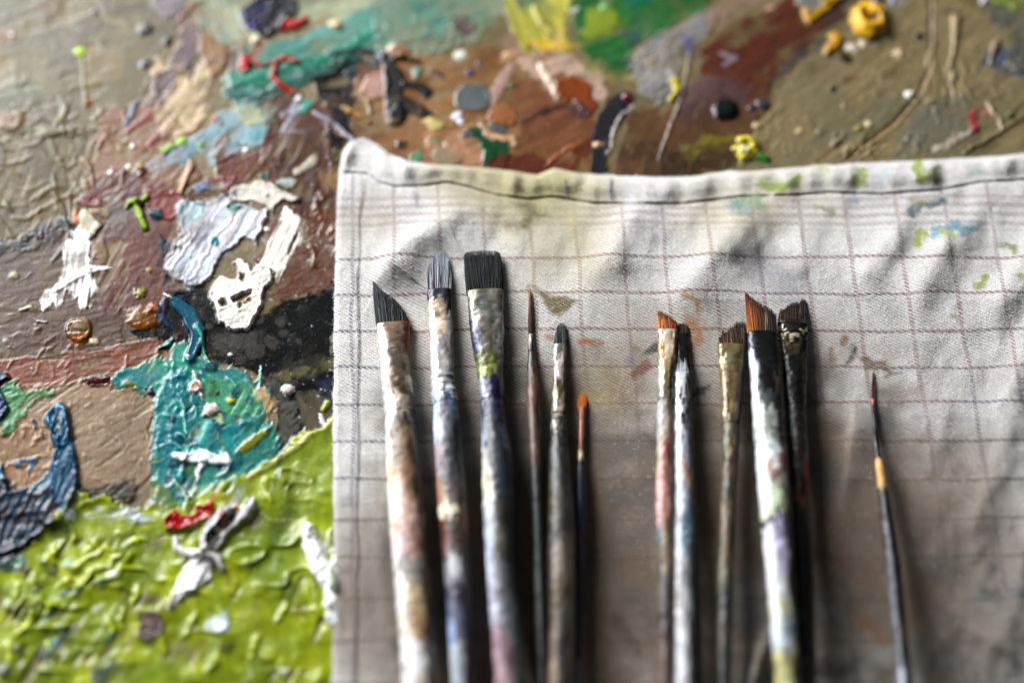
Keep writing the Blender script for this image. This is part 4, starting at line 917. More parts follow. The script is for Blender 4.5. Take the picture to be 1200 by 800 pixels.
for args in (
    ([(624, 334), (634, 342), (648, 347), (664, 348), (676, 353), (664, 364), (655, 371), (645, 366), (636, 350)], (122, 98, 40), None, .95, 2, 2),
    ([(680, 399), (704, 403)], (168, 104, 40), 3, .85, 3, 2), ([(640, 394), (652, 396)], (160, 98, 40), 2.5, .8, 3, 2), ([(620, 336), (621, 348)], (180, 130, 60), 1.6, .8, 2, 1.5),
    ([(612, 240), (632, 250), (616, 262)], (124, 108, 44), [6, 7, 5], .8, 6, 4), ([(596, 262), (606, 266)], (140, 124, 70), 5, .6, 5, 4),
    ([(803, 345), (816, 352), (818, 364)], (184, 128, 56), [4, 3, 3], .8, 5, 3), ([(812, 380), (816, 396), (808, 410)], (176, 112, 48), [10, 10, 6], .75, 5, 5),
    ([(744, 438), (758, 428)], (150, 84, 56), [5, 5], .8, 4, 2), ([(757, 413), (768, 407), (772, 405)], (38, 40, 28), [2, 5, 5], .95, 2, 1.5), ([(742, 408), (752, 416)], (140, 118, 60), 3, .6, 4, 2),
    ([(810, 466), (820, 459), (832, 454)], (44, 40, 40), [3, 3, 2], .85, 5, 1.5), ([(756, 508), (764, 518), (768, 524)], (84, 80, 60), [2, 5, 3], .7, 4, 2), ([(738, 420), (744, 424)], (120, 120, 140), 6, .4, 5, 4),
    ([(990, 396), (988, 402)], (150, 104, 44), 3.5, .8, 3, 1.5), ([(974, 410), (975, 424)], (150, 112, 60), [2.5, 2.5], .7, 3, 1.5), ([(1002, 408), (1000, 420), (994, 424)], (60, 52, 34), [4, 3, 3], .75, 5, 2),
    ([(1012, 424), (1032, 428), (1042, 434)], (118, 88, 48), [5, 6, 3], .75, 6, 2), ([(1036, 440), (1056, 436)], (90, 84, 78), 2.5, .6, 5, 2),
    ([(892, 216), (906, 220), (926, 216), (934, 210)], (138, 158, 36), [5, 6, 6, 6], .9, 6, 2), ([(866, 238), (888, 234), (892, 244)], (110, 150, 100), [6, 6, 5], .7, 6, 3), ([(858, 240), (874, 246)], (84, 132, 132), 6, .55, 6, 3),
    ([(1007, 202), (1009, 214)], (142, 158, 52), [6, 7], .85, 6, 3), ([(1075, 194), (1078, 210), (1100, 196)], (142, 158, 40), [6, 5, 3], .85, 6, 2), ([(1096, 210), (1099, 212)], (150, 160, 36), 3, .8, 3, 2), ([(962, 197), (970, 199)], (170, 180, 80), 3, .6, 4, 2), ([(1142, 202), (1152, 204)], (120, 170, 150), 4, .5, 5, 3), ([(1034, 210), (1040, 200)], (130, 170, 180), 4, .4, 5, 3),
    ([(1066, 250), (1074, 244), (1092, 238), (1108, 236)], (50, 84, 96), [5, 5, 3, 3], .85, 5, 2), ([(996, 238), (1004, 234)], (90, 110, 130), 4, .5, 4, 3), ([(1068, 234), (1086, 236)], (150, 150, 60), 3, .6, 4, 2), ([(956, 244), (976, 248)], (140, 140, 60), 3, .6, 6, 2),
    ([(1074, 282), (1078, 272), (1086, 276)], (160, 168, 30), [5, 5, 3], .85, 5, 1.5), ([(1094, 272), (1120, 266), (1140, 268)], (90, 150, 170), [4, 7, 5], .75, 7, 2), ([(1104, 268), (1120, 278)], (176, 184, 60), 2.5, .7, 6, 1.5), ([(1176, 286), (1190, 294)], (140, 140, 50), 3.5, .75, 5, 2),
    ([(1144, 334), (1152, 332), (1156, 322)], (150, 160, 40), [3, 4, 3], .85, 4, 1.5), ([(1118, 370), (1122, 374)], (150, 144, 90), 2.5, .6, 3, 1.5), ([(1196, 324), (1204, 326)], (150, 160, 40), 3, .8, 3, 1.5),
    ([(960, 655), (1000, 660), (1036, 672)], (124, 88, 50), [12, 16, 12], .6, 12, 8), ([(1010, 728), (1022, 736), (1034, 748)], (146, 96, 40), [6, 9, 6], .85, 6, 4), ([(950, 780), (990, 786)], (48, 48, 34), [10, 10], .8, 12, 8),
    ([(1154, 692), (1166, 696)], (62, 70, 56), [4, 6], .8, 5, 4), ([(1186, 690), (1200, 694)], (70, 76, 84), [4, 6], .7, 5, 4), ([(722, 722), (736, 744), (748, 764)], (92, 58, 34), [5, 4, 3], .75, 5, 4), ([(1080, 760), (1110, 770)], (110, 100, 96), 14, .5, 12, 8),
    ([(870, 300), (900, 318), (930, 338)], (120, 118, 136), [14, 20, 16], .45, 14, 10), ([(650, 470), (640, 500)], (120, 120, 110), 12, .3, 10, 6), ([(440, 590), (450, 640)], (120, 120, 100), 12, .3, 10, 8), ([(470, 660), (478, 700)], (150, 160, 168), 10, .4, 10, 6),
    ([(663, 212), (666, 232)], (60, 62, 96), 1.6, .7, 2, 1.5), ([(716, 212), (717, 232)], (60, 62, 96), 1.8, .75, 2, 1.5), ([(488, 226), (489, 240)], (80, 80, 110), 1.8, .5, 2, 2),
):
    stain(args[0], tuple(q_*(.98 if args[1][1] > args[1][0] else .86) for q_ in args[1]), rad=args[2], a=min(1, args[3]*1.15), warp=args[4], soft=args[5], wl=7)
blue = np.clip(1.2*sstep(474, 455, TX)*sstep(370, 392, TY) + sstep(1108, 1120, X430)*sstep(425, 460, TY) + sstep(835, 900, TX)*sstep(630, 660, TY)*1.0 + sstep(430, 420, TX), 0, 1)
# soil and painted shade deepen over the lower cloth
hem_m = sstep(-1, 1, dh)
idx = np.arange(nj*ni).reshape(nj, ni)
Fq = np.stack([idx[:-1, :-1], idx[1:, :-1], idx[1:, 1:], idx[:-1, 1:]], -1).reshape(-1, 4)
V = TV.reshape(-1, 3)
# a skirt down to the palette round the top and left edges
sk = np.concatenate([idx[::-1, 0], idx[0, 1:]])
skv = V[sk].copy(); skv[:, 2] = 2.5*S
n0 = len(V)
Fs = np.array([[sk[i], sk[i+1], n0+i+1, n0+i] for i in range(len(sk)-1)])
ext = lambda a: np.concatenate([a, a[sk]])

tw = NT('cotton_twill')
t = tw
uvn = t.n('ShaderNodeUVMap', uv_map='UVMap'); sep = t.n('ShaderNodeSeparateXYZ'); t.l(uvn.outputs[0], sep.inputs[0])
u_, v_ = sep.outputs[0], sep.outputs[1]
nzw = t.n('ShaderNodeTexNoise'); t.l(uvn.outputs[0], nzw.inputs['Vector']); nzw.inputs['Scale'].default_value = 5; nzw.inputs['Detail'].default_value = 3
wob = t.math('MULTIPLY_ADD', nzw.outputs[0], .10, -.05)
def near_int(x, w):       # 1 on the thread line, 0 away from it
    f = t.math('ABSOLUTE', t.math('SUBTRACT', t.math('FRACT', t.math('ADD', x, .5)), .5))
    return t.math('MULTIPLY', t.math('SUBTRACT', 1.0, t.math('DIVIDE', f, w)), 2.2, clamp=True)
def dash(x, n, th):
    s_ = t.math('SINE', t.math('MULTIPLY', x, n*2*math.pi))
    return t.math('MULTIPLY_ADD', s_, th, 1-th*.9, clamp=True)
uw = t.math('ADD', u_, t.math('MULTIPLY', wob, .35)); vw = t.math('ADD', v_, t.math('MULTIPLY', wob, .45))
diag = t.math('SUBTRACT', t.math('MULTIPLY', u_, 8.0), t.math('MULTIPLY', v_, 9.5))
cl = t.math('MULTIPLY', near_int(uw, .056), t.math('MULTIPLY_ADD', t.math('SINE', t.math('MULTIPLY', diag, 2*math.pi)), .5, .55, clamp=True))
rl = t.math('MULTIPLY', near_int(vw, .054), t.math('MULTIPLY_ADD', t.math('SINE', t.math('MULTIPLY', diag, 2*math.pi*.9)), .38, .68, clamp=True))
rl = t.math('MULTIPLY', rl, t.math('GREATER_THAN', v_, -.5))
# narrow border stripes under the hem
bd = t.math('MULTIPLY', near_int(t.math('MULTIPLY', vw, 4.2), .3), t.math('MULTIPLY', t.math('GREATER_THAN', v_, -1.75), t.math('LESS_THAN', v_, -.75)))
bd = t.math('MULTIPLY', bd, t.math('MULTIPLY_ADD', t.math('SINE', t.math('MULTIPLY', diag, 2*math.pi)), .35, .5, clamp=True))
ah = t.n('ShaderNodeAttribute', attribute_name='hem')
lines = t.math('MAXIMUM', t.math('MULTIPLY', cl, .85), t.math('MAXIMUM', rl, t.math('MULTIPLY', bd, .75)))
lines = t.math('MULTIPLY', lines, t.math('SUBTRACT', 1.0, t.math('MULTIPLY', ah.outputs['Fac'], .9)))
nzf = t.n('ShaderNodeTexNoise'); t.l(uvn.outputs[0], nzf.inputs['Vector']); nzf.inputs['Scale'].default_value = 2.2; nzf.inputs['Detail'].default_value = 2
fade = t.math('MULTIPLY_ADD', nzf.outputs[0], 1.3, .45, clamp=True)
lines = t.math('MULTIPLY', lines, fade)
tc = t.n('ShaderNodeTexCoord')
fz = t.n('ShaderNodeTexNoise'); t.l(tc.outputs['Object'], fz.inputs['Vector']); fz.inputs['Scale'].default_value = 2400; fz.inputs['Detail'].default_value = 3; fz.inputs['Roughness'].default_value = .7
twl = t.math('SINE', t.math('MULTIPLY', t.math('SUBTRACT', t.math('MULTIPLY', u_, 8.0), t.math('MULTIPLY', v_, 11.0)), 2*math.pi))
ab = t.n('ShaderNodeAttribute', attribute_name='blue')
lc = t.mix(ab.outputs['Fac'], tuple(lin((112, 26, 46))), tuple(lin((10, 14, 80))))
base = t.mix(t.math('MULTIPLY_ADD', twl, .5, .5), (.60, .56, .505), (.88, .85, .80))
base = t.mix(t.math('MULTIPLY', t.math('SUBTRACT', fz.outputs[0], .35, clamp=True), 1.6, clamp=True), base, (.46, .435, .41))
mt = t.n('ShaderNodeTexNoise'); t.l(tc.outputs['Object'], mt.inputs['Vector']); mt.inputs['Scale'].default_value = 1000; mt.inputs['Detail'].default_value = 5; mt.inputs['Roughness'].default_value = .75
base = t.mix(t.math('MULTIPLY', t.math('SUBTRACT', mt.outputs[0], .48, clamp=True), 6.0, clamp=True), base, (.88, .88, .90))
base = t.mix(t.math('MULTIPLY', lines, .9), base, lc)
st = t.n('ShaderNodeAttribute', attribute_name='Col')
sa = t.n('ShaderNodeAttribute', attribute_name='stain_shade_amount')
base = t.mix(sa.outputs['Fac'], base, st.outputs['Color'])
t.l(base, t.b.inputs['Base Color'])
t.b.inputs['Roughness'].default_value = .95
t.b.inputs['Specular IOR Level'].default_value = .1
t.b.inputs['Sheen Weight'].default_value = .35
t.b.inputs['Sheen Roughness'].default_value = .6
hgt = t.math('ADD', t.math('MULTIPLY', twl, .5), t.math('MULTIPLY', fz.outputs[0], 3.0))
hgt = t.math('ADD', hgt, t.math('MULTIPLY', lines, .5))
bp = t.n('ShaderNodeBump'); bp.inputs['Strength'].default_value = .9; bp.inputs['Distance'].default_value = .00036
t.l(hgt, bp.inputs['Height']); t.l(bp.outputs[0], t.b.inputs['Normal'])

towel = thing('towel', 'white checked cotton towel stained with paint and spread over the palette', 'towel')
SCn = SC/np.maximum(SA, 1e-3)[..., None]
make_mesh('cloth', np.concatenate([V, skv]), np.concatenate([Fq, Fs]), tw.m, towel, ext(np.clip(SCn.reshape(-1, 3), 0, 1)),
          attrs={'stain_shade_amount': ext(SA.reshape(-1)), 'blue': ext(blue.reshape(-1)), 'hem': ext((hem_m).reshape(-1))}, uv=ext(uvt))
# loose cotton fibres standing on the cloth
fm = NT('cotton_fibre'); fm.b.inputs['Base Color'].default_value = (.72, .72, .73, 1); fm.b.inputs['Roughness'].default_value = .9
fm.b.inputs['Transmission Weight'].default_value = 0
g = np.random.default_rng(5)
nf = 130000
jj = g.integers(1, nj-2, nf); ii = g.integers(1, ni-2, nf)
ne = 7000
ii[:ne//2] = g.integers(0, 10, ne//2); jj[ne//2:ne] = g.integers(0, 10, ne-ne//2)
ok = (TX[jj, ii] < 1215) & (TY[jj, ii] < 815)
keepf = (SA[jj, ii] < .3) | (g.random(nf) < .05)
jj, ii = jj[ok & keepf], ii[ok & keepf]; nf = len(jj)
P0 = TV[jj, ii]
a = g.uniform(0, 2*np.pi, nf); ln = g.uniform(.35, 1.3, nf)*.001; up = g.uniform(.1, .8, nf)
d1 = np.stack([np.cos(a), np.sin(a), up], -1); d1 /= np.linalg.norm(d1, axis=1)[:, None]
a2 = a + g.normal(0, .8, nf)
d2 = np.stack([np.cos(a2), np.sin(a2), up*.1-.1], -1)
P1 = P0 + d1*ln[:, None]*.55; P2 = P1 + d2*ln[:, None]*.5
sd = np.stack([-np.sin(a), np.cos(a), np.zeros(nf)], -1)*.000034
VV = np.stack([P0-sd, P0+sd, P1+sd, P1-sd, P2], 1).reshape(-1, 3)
b0 = np.arange(nf)[:, None]*5
FF = np.concatenate([b0+[0, 1, 2], b0+[0, 2, 3], b0+[3, 2, 4]])
fz_o = make_mesh('fibre_fuzz', VV, FF, fm.m, towel, smooth=False)
fz_o['kind'] = 'stuff'

# ------------------------------------------------------------------ brushes
def tube(cx, cy, hw, ht, z, n=40):
    """rings across a brush: centre pixels, half width px, half thickness px, centre height px"""
    zz = z*S
    Cn = W(cx, cy, zz)
    m = mpp(cy, zz)
    T = np.gradient(Cn, axis=0); T /= np.linalg.norm(T, axis=1)[:, None]
    Lt = np.cross(T, np.array([0, 0, 1.0])); Lt /= np.linalg.norm(Lt, axis=1)[:, None]
    if Lt[0, 0] < 0: Lt = -Lt
    U = np.cross(Lt, T); U *= np.sign(U[:, 2])[:, None]
    return Cn, T, Lt, U, m

def brush(name, label, rows_, ferr, cols_, bristle, zoff=0, seed=0, flatk=.34, crimp=(), crust=1.0, rscale=1.02, zrise=12, bare=False, plain=0.0):
    """rows_: (y, x_left, x_right); ferr: (y_top, y_end); cols_: (y, left, middle, right)"""
    ys = np.array([r[0] for r in rows_], float); xa = np.array([r[1] for r in rows_], float); xb = np.array([r[2] for r in rows_], float)
    root = thing('paintbrush', label, 'paintbrush', group='paintbrushes lying on the towel')
    y0, y1 = ferr
    def smooth_interp(y, v):
        f = np.interp(y, ys, v)
        return (np.interp(y-6, ys, v) + f*2 + np.interp(y+6, ys, v))/4
    slope = (xa[-1]+xb[-1]-xa[-2]-xb[-2])/2/(ys[-1]-ys[-2]); wlast = (xb[-1]-xa[-1])/2
    def geo(y):
        c = smooth_interp(y, (xa+xb)/2) + np.clip(y-ys[-1], 0, None)*slope
        w = smooth_interp(y, (xb-xa)/2)*np.where(y > ys[-1], np.clip(1-.25*(y-ys[-1])/330, .4, 1), 1)
        kf = np.interp(y, [y0-40, y0, y1, y1+40], [flatk, flatk, .85, .95])
        ht = w*kf
        bot = bot0 + zoff + (zrise*.45)*np.clip((y-y0)/420, 0, 1.7)
        return c, w, ht, bot + ht
    bot0 = float(cloth_h(np.array([(xa[1]+xb[1])/2]), np.array([float(y0+6)]))[0]) + 3.6
    cy_ = np.array([c[0] for c in cols_], float)
    ct = np.stack([np.stack([lin(c[1]), lin(c[2]), np.clip(lin(c[3])*rscale, 0, .85)]) for c in cols_]); ct = np.clip(ct**1.48*1.12, .003, .84)   # k,3,3; right column has the handle's shaded side in its colour
    if len(cy_) == 1: cy_ = np.array([cy_[0], cy_[0]+1]); ct = np.concatenate([ct, ct])
    def paintcol(Yg, Ug):
        """Ug -1..1 across; noise-warped lookup gives ragged patches"""
        wy = fbm(Yg/9, Ug*2.2+seed, seed+3, 3)*7 + vn(Ug*7+seed, Yg/45, seed+2)*14; wy = wy*(1-.85*plain); wu = fbm(Yg/22, Ug*1.7+seed, seed+5, 3)*.5
        yy = Yg + wy; uu = np.clip(Ug + wu, -1, 1)
        pos = np.interp(yy, cy_, np.arange(len(cy_)))
        fr = pos - np.floor(pos); fr = sstep(.43, .57, fr); i0 = np.floor(pos).astype(int); i1 = np.minimum(i0+1, len(cy_)-1)
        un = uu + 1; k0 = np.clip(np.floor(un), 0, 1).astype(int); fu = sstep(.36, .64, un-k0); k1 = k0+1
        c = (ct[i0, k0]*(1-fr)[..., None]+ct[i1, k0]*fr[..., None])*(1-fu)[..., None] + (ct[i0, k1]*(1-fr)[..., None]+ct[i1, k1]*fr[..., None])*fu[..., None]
        sp = fbm(Yg/6, Ug*4+seed, seed+7, 3)
        lum = c.mean(-1)
        m1 = sstep(.42, .52, sp)*.3*(1-plain); m2 = sstep(.30, .42, -sp)*.72*(1-plain)
        c = c*(1-m1[..., None]) + lin((206, 200, 190))*m1[..., None]*.8*np.clip(lum*2.2+.05, 0, 1)[..., None] + c*0
        c = c*(1-m2[..., None]) + c*.35*m2[..., None]
        st = vn(Ug*9+seed, Yg/16, seed+9)*.6 + vn(Ug*18, Yg/8, seed+1)*.4
        c = c*(1+.42*st)[..., None]; gm = sstep(-.25, .45, fbm(Yg/30, Ug*1.5+seed*3, seed+4, 3) + .25*Ug)[..., None]*(1-plain); c = c*(1-gm) + c*np.array([.52, .46, .38])*gm; gr = c.mean(-1)[..., None]; c = gr+(c-gr)*.74  # brown grime, weighted to the right with the shade painted in
        return np.clip(c*1.0, .004, .66), sp
    N = 44
    th = np.linspace(0, 2*np.pi, N, endpoint=False)
    def body(nm, ya, yb, rings=()):
        yv = np.arange(ya, yb+.01, 1.0)
        c, w, ht, z = geo(yv)
        if nm == 'handle': w = w*np.interp(yv, [ya, ya+14], [.93, 1.0])
        Cn, T, Lt, U, m = tube(c, yv, w, ht, z)
        TH, YG = np.meshgrid(th, yv)
        kf = (ht/w)[:, None]
        ex = np.interp(YG, [y0, y1], [.62, 1.0])
        cs = np.sign(np.cos(TH))*np.abs(np.cos(TH))**ex; sn = np.sign(np.sin(TH))*np.abs(np.sin(TH))**np.interp(YG, [y0, y1], [.8, 1.0])
        colr, sp = paintcol(YG, np.cos(TH))
        n_ = fbm(YG/5, np.cos(TH)*3+np.sin(TH)*2+seed, seed+8, 3)
        disp = crust*(np.clip(sp, -.2, .6)*1.0 + n_*.55)
        for (ry, rw, rh) in rings: disp = disp + rh*np.exp(-((YG-ry)/rw)**2)
        end = np.ones_like(yv)
        if nm == 'ferrule': disp = disp*np.interp(YG, [ya, ya+3], [.2, 1])
        if nm == 'handle' and yb > 1000: end = np.clip((yb-yv)/14, 0.02, 1)**.5
        rx = (w*end)[:, None] + disp; rz = (ht*end)[:, None] + disp
        P = Cn[:, None, :] + Lt[:, None, :]*(rx*cs*m[:, None])[..., None] + U[:, None, :]*(rz*sn*m[:, None])[..., None]
        nr = len(yv)
        P = P.reshape(-1, 3); id_ = np.arange(nr*N).reshape(nr, N); nx = np.roll(id_, -1, 1)
        F = np.stack([id_[:-1], nx[:-1], nx[1:], id_[1:]], -1).reshape(-1, 4)
        P = np.concatenate([P, Cn[:1], Cn[-1:]]); cc = np.concatenate([colr.reshape(-1, 3), colr[0, :1], colr[-1, :1]])
        caps = [[id_[0, k], id_[0, k], nx[0, k], nr*N] for k in range(0)]
        F = np.concatenate([F, np.array([[nr*N, nx[0, k], id_[0, k], nr*N] for k in range(0)], int).reshape(-1, 4)])
        o = make_mesh(nm, P[:-2], F, M_FERR if nm == 'ferrule' else M_CRUST, root, cc[:-2])
        bm_cap(o, id_[0], id_[-1])
        return o
    def bm_cap(o, r0, r1):
        import bmesh
        bm = bmesh.new(); bm.from_mesh(o.data); bm.verts.ensure_lookup_table()
        for r in (r0, r1[::-1]):
            try: bm.faces.new([bm.verts[int(i)] for i in r])
            except Exception: pass
        bmesh.ops.recalc_face_normals(bm, faces=bm.faces)
        bm.to_mesh(o.data); bm.free()
    yend = bristle.get('end', 1120)
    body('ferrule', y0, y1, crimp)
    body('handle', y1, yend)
    # ---- bristles
    g = np.random.default_rng(100+seed)
    B = bristle
    n = int(B.get('n', 420)*1.7)
    prof = np.array(B['tips'], float)          # (x, y) of the tips, left to right
    rootl = np.array(B['root'], float)         # (x, y) of the bristle roots, left to right (2 points)
    tcol = [lin(c) for c in B['cols']]         # left to right tip colours
    rcol = [lin(c) for c in B['rcols']]
    q = np.sqrt(g.random(n))*0 + g.uniform(0, 1, n)
    dpt = g.uniform(-1, 1, n)
    rx = rootl[0, 0] + (rootl[1, 0]-rootl[0, 0])*q; ry = rootl[0, 1] + (rootl[1, 1]-rootl[0, 1])*q
    s_ = np.linspace(0, 1, len(prof))
    qt = np.clip(q + g.normal(0, B.get('spread', .03), n), 0, 1)
    tx = np.interp(qt, s_, prof[:, 0]) + g.normal(0, .4, n); ty = np.interp(qt, s_, prof[:, 1])
    if B.get('clump', 0):
        cl_ = vn(qt*B['clump'], 0*qt, seed)
        ty = ty + np.abs(cl_)*B.get('jag', 4)
        tx = tx - (np.abs(cl_) < .25)*0
    ty = ty + np.abs(g.normal(0, B.get('rag', 1.2), n)) + (dpt**2)*B.get('rag', 1.2)*1.0
    c_, w_, h_, z_ = geo(np.array([float(y0)]))
    zr = z_[0]; hr = h_[0]*.85
    NS = 7
    tt_ = np.linspace(0, 1, NS)
    bow = (q-.5)*B.get('bow', 2.0)
    px_ = rx[:, None]*(1-tt_) + tx[:, None]*tt_ + bow[:, None]*np.sin(tt_*np.pi)
    py_ = (ry[:, None]+3)*(1-tt_) + ty[:, None]*tt_
    edge_ = np.sqrt(np.clip(1-(2*q-1)**2*.8, 0.05, 1))
    pz_ = zr + dpt[:, None]*hr*edge_[:, None]*(1-tt_**1.5*.75) - tt_**2*B.get('droop', 2.0) + g.normal(0, .15, n)[:, None]
    r_ = B.get('r', .42)*.74*np.interp(tt_, [0, .6, 1], [1, .9, .12])[None, :]*g.uniform(.7, 1.3, n)[:, None]
    Cw = W(px_, py_, pz_*S)
    k3 = np.array([0, 2.094, 4.189]) + .5
    offs = np.stack([np.cos(k3), np.zeros(3), np.sin(k3)], -1)
    Vb = Cw[:, :, None, :] + offs[None, None]*(r_*S)[:, :, None, None]
    tc_ = np.stack([np.interp(qt, np.linspace(0, 1, len(tcol)), [c[k] for c in tcol]) for k in range(3)], -1)
    rc_ = np.stack([np.interp(q, np.linspace(0, 1, len(rcol)), [c[k] for c in rcol]) for k in range(3)], -1)
    cb = rc_[:, None]*(1-tt_[None, :, None]) + tc_[:, None]*tt_[None, :, None]
    var = np.exp(g.normal(0, B.get('cvar', .7), n)); lite = (g.random(n) < B.get('lite', .06))
    cb = cb**1.2*.62*var[:, None, None]; cb = np.where(lite[:, None, None], cb*.4+lin(B.get('litecol', (170, 176, 178)))*.6, cb)
    if B.get('darktip'): cb = cb*(1-.75*sstep(.72, 1, tt_))[None, :, None]
    cb = np.clip(np.repeat(cb[:, :, None, :], 3, 2), .003, .8)
    id_ = np.arange(n*NS*3).reshape(n, NS, 3)
    nx = np.roll(id_, -1, 2)
    F = np.stack([id_[:, :-1], nx[:, :-1], nx[:, 1:], id_[:, 1:]], -1).reshape(-1, 4)
    # inner core so the tuft is solid
    core_n = 24; qs = np.linspace(0.04, .96, core_n)
    a0 = np.stack([rootl[0, 0]+(rootl[1, 0]-rootl[0, 0])*qs, rootl[0, 1]+(rootl[1, 1]-rootl[0, 1])*qs+2], -1)
    a1 = np.stack([np.interp(qs, s_, prof[:, 0]), np.interp(qs, s_, prof[:, 1]) + B.get('jag', 2) + 4], -1)
    a1[:, 1] = np.minimum(a1[:, 1], a0[:, 1]-1)
    eg = np.sqrt(np.clip(1-(2*qs-1)**2, .05, 1))
    CV = []
    for t2 in (0, .5, 1):
        p = a0*(1-t2)+a1*t2; e = eg*hr*.7*(1-.8*t2)
        CV.append(W(p[:, 0], p[:, 1], (zr+e-t2*t2*B.get('droop', 2.0))*S)); CV.append(W(p[:, 0], p[:, 1], (zr-e-t2*t2*B.get('droop', 2.0))*S))
    CV = np.concatenate(CV); nb = n*NS*3
    ci = np.arange(6*core_n).reshape(6, core_n) + nb
    CF = []
    for aa, bb in ((0, 2), (2, 4), (4, 5), (5, 3), (3, 1)):
        CF.append(np.stack([ci[aa, :-1], ci[aa, 1:], ci[bb, 1:], ci[bb, :-1]], -1))
    CF = np.concatenate(CF)
    cc = np.repeat((np.mean(rcol, axis=0)*.5)[None], len(CV), 0)
    make_mesh('bristles', np.concatenate([Vb.reshape(-1, 3), CV]), np.concatenate([F, CF]), M_HAIR, root, np.concatenate([cb.reshape(-1, 3), cc]))
    return root

BK = (24, 27, 28)
b1 = brush('b', 'wide brush with a slanted black tuft and cream brown handle, leftmost on the towel',
  [(330, 439, 480), (382, 441, 481), (417, 445, 480), (456, 448, 485), (500, 452, 487), (575, 454, 497), (650, 460, 504), (725, 467, 509), (800, 471, 512)], (380, 486),
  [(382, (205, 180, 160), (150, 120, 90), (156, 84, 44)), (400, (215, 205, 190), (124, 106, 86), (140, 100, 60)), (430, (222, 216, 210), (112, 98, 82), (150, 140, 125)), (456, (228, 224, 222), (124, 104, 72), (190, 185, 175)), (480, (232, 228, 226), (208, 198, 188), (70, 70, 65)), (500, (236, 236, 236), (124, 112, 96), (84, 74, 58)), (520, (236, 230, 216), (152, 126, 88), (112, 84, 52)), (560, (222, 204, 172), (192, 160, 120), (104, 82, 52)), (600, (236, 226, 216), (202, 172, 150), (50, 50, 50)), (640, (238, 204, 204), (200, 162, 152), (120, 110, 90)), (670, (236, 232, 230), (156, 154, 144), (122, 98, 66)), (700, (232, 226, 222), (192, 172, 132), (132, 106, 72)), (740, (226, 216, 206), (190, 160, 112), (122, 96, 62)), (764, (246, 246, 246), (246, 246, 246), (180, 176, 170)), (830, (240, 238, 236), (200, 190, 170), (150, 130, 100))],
  dict(tips=[(437, 328), (441, 333), (450, 341), (460, 347), (468, 355), (475, 366), (480, 378)], root=[(441, 380), (481, 383)], cols=[(96, 112, 116), BK, BK, BK], rcols=[(76, 86, 88), BK, BK, BK], n=620, lite=.10, litecol=(120, 132, 136), rag=.8, bow=1.5), seed=1, zrise=16)
b2 = brush('b', 'rounded brush second from the left, white streaks in its black tuft, pale blue ferrule',
  [(290, 501, 528), (335, 500, 529), (390, 503, 531), (445, 506, 533), (472, 507, 538), (500, 508, 541), (537, 510, 544), (597, 514, 549), (661, 520, 551), (725, 525, 553), (800, 529, 554)], (340, 474),
  [(335, (60, 60, 76), (72, 72, 82), (60, 60, 70)), (352, (62, 62, 76), (70, 72, 84), (54, 54, 62)), (364, (204, 178, 152), (184, 162, 142), (60, 60, 66)), (390, (216, 192, 168), (222, 198, 174), (190, 185, 190)), (410, (222, 206, 190), (168, 164, 172), (172, 164, 168)), (430, (226, 226, 230), (216, 216, 220), (172, 176, 186)), (455, (232, 236, 244), (212, 222, 232), (144, 152, 162)), (480, (172, 192, 220), (92, 116, 150), (104, 112, 122)), (500, (190, 196, 214), (112, 116, 130), (52, 54, 60)), (540, (182, 164, 170), (92, 94, 106), (44, 46, 52)), (585, (186, 150, 120), (110, 100, 96), (48, 50, 52)), (597, (232, 214, 184), (236, 218, 186), (60, 62, 60)), (612, (124, 72, 42), (92, 86, 82), (168, 112, 30)), (640, (140, 92, 62), (120, 106, 98), (112, 64, 24)), (665, (156, 154, 162), (192, 192, 200), (52, 42, 46)), (700, (112, 122, 150), (92, 92, 112), (92, 38, 36)), (740, (152, 172, 208), (104, 112, 140), (44, 44, 50)), (775, (190, 200, 206), (152, 162, 170), (52, 52, 54))],
  dict(tips=[(502, 310), (505, 299), (509, 294), (516, 292), (522, 295), (526, 303), (527, 312)], root=[(501, 344), (529, 338)], cols=[(44, 42, 40), (120, 130, 142), (150, 160, 172), (40, 42, 46)], rcols=[(48, 36, 34), (96, 74, 70), (70, 56, 54), (30, 28, 30)], n=460, lite=.42, litecol=(226, 232, 240), rag=1.0), seed=2, crimp=((444, 1.8, 1.3), (452, 1.8, 1.3), (461, 1.8, 1.3)), zrise=14)
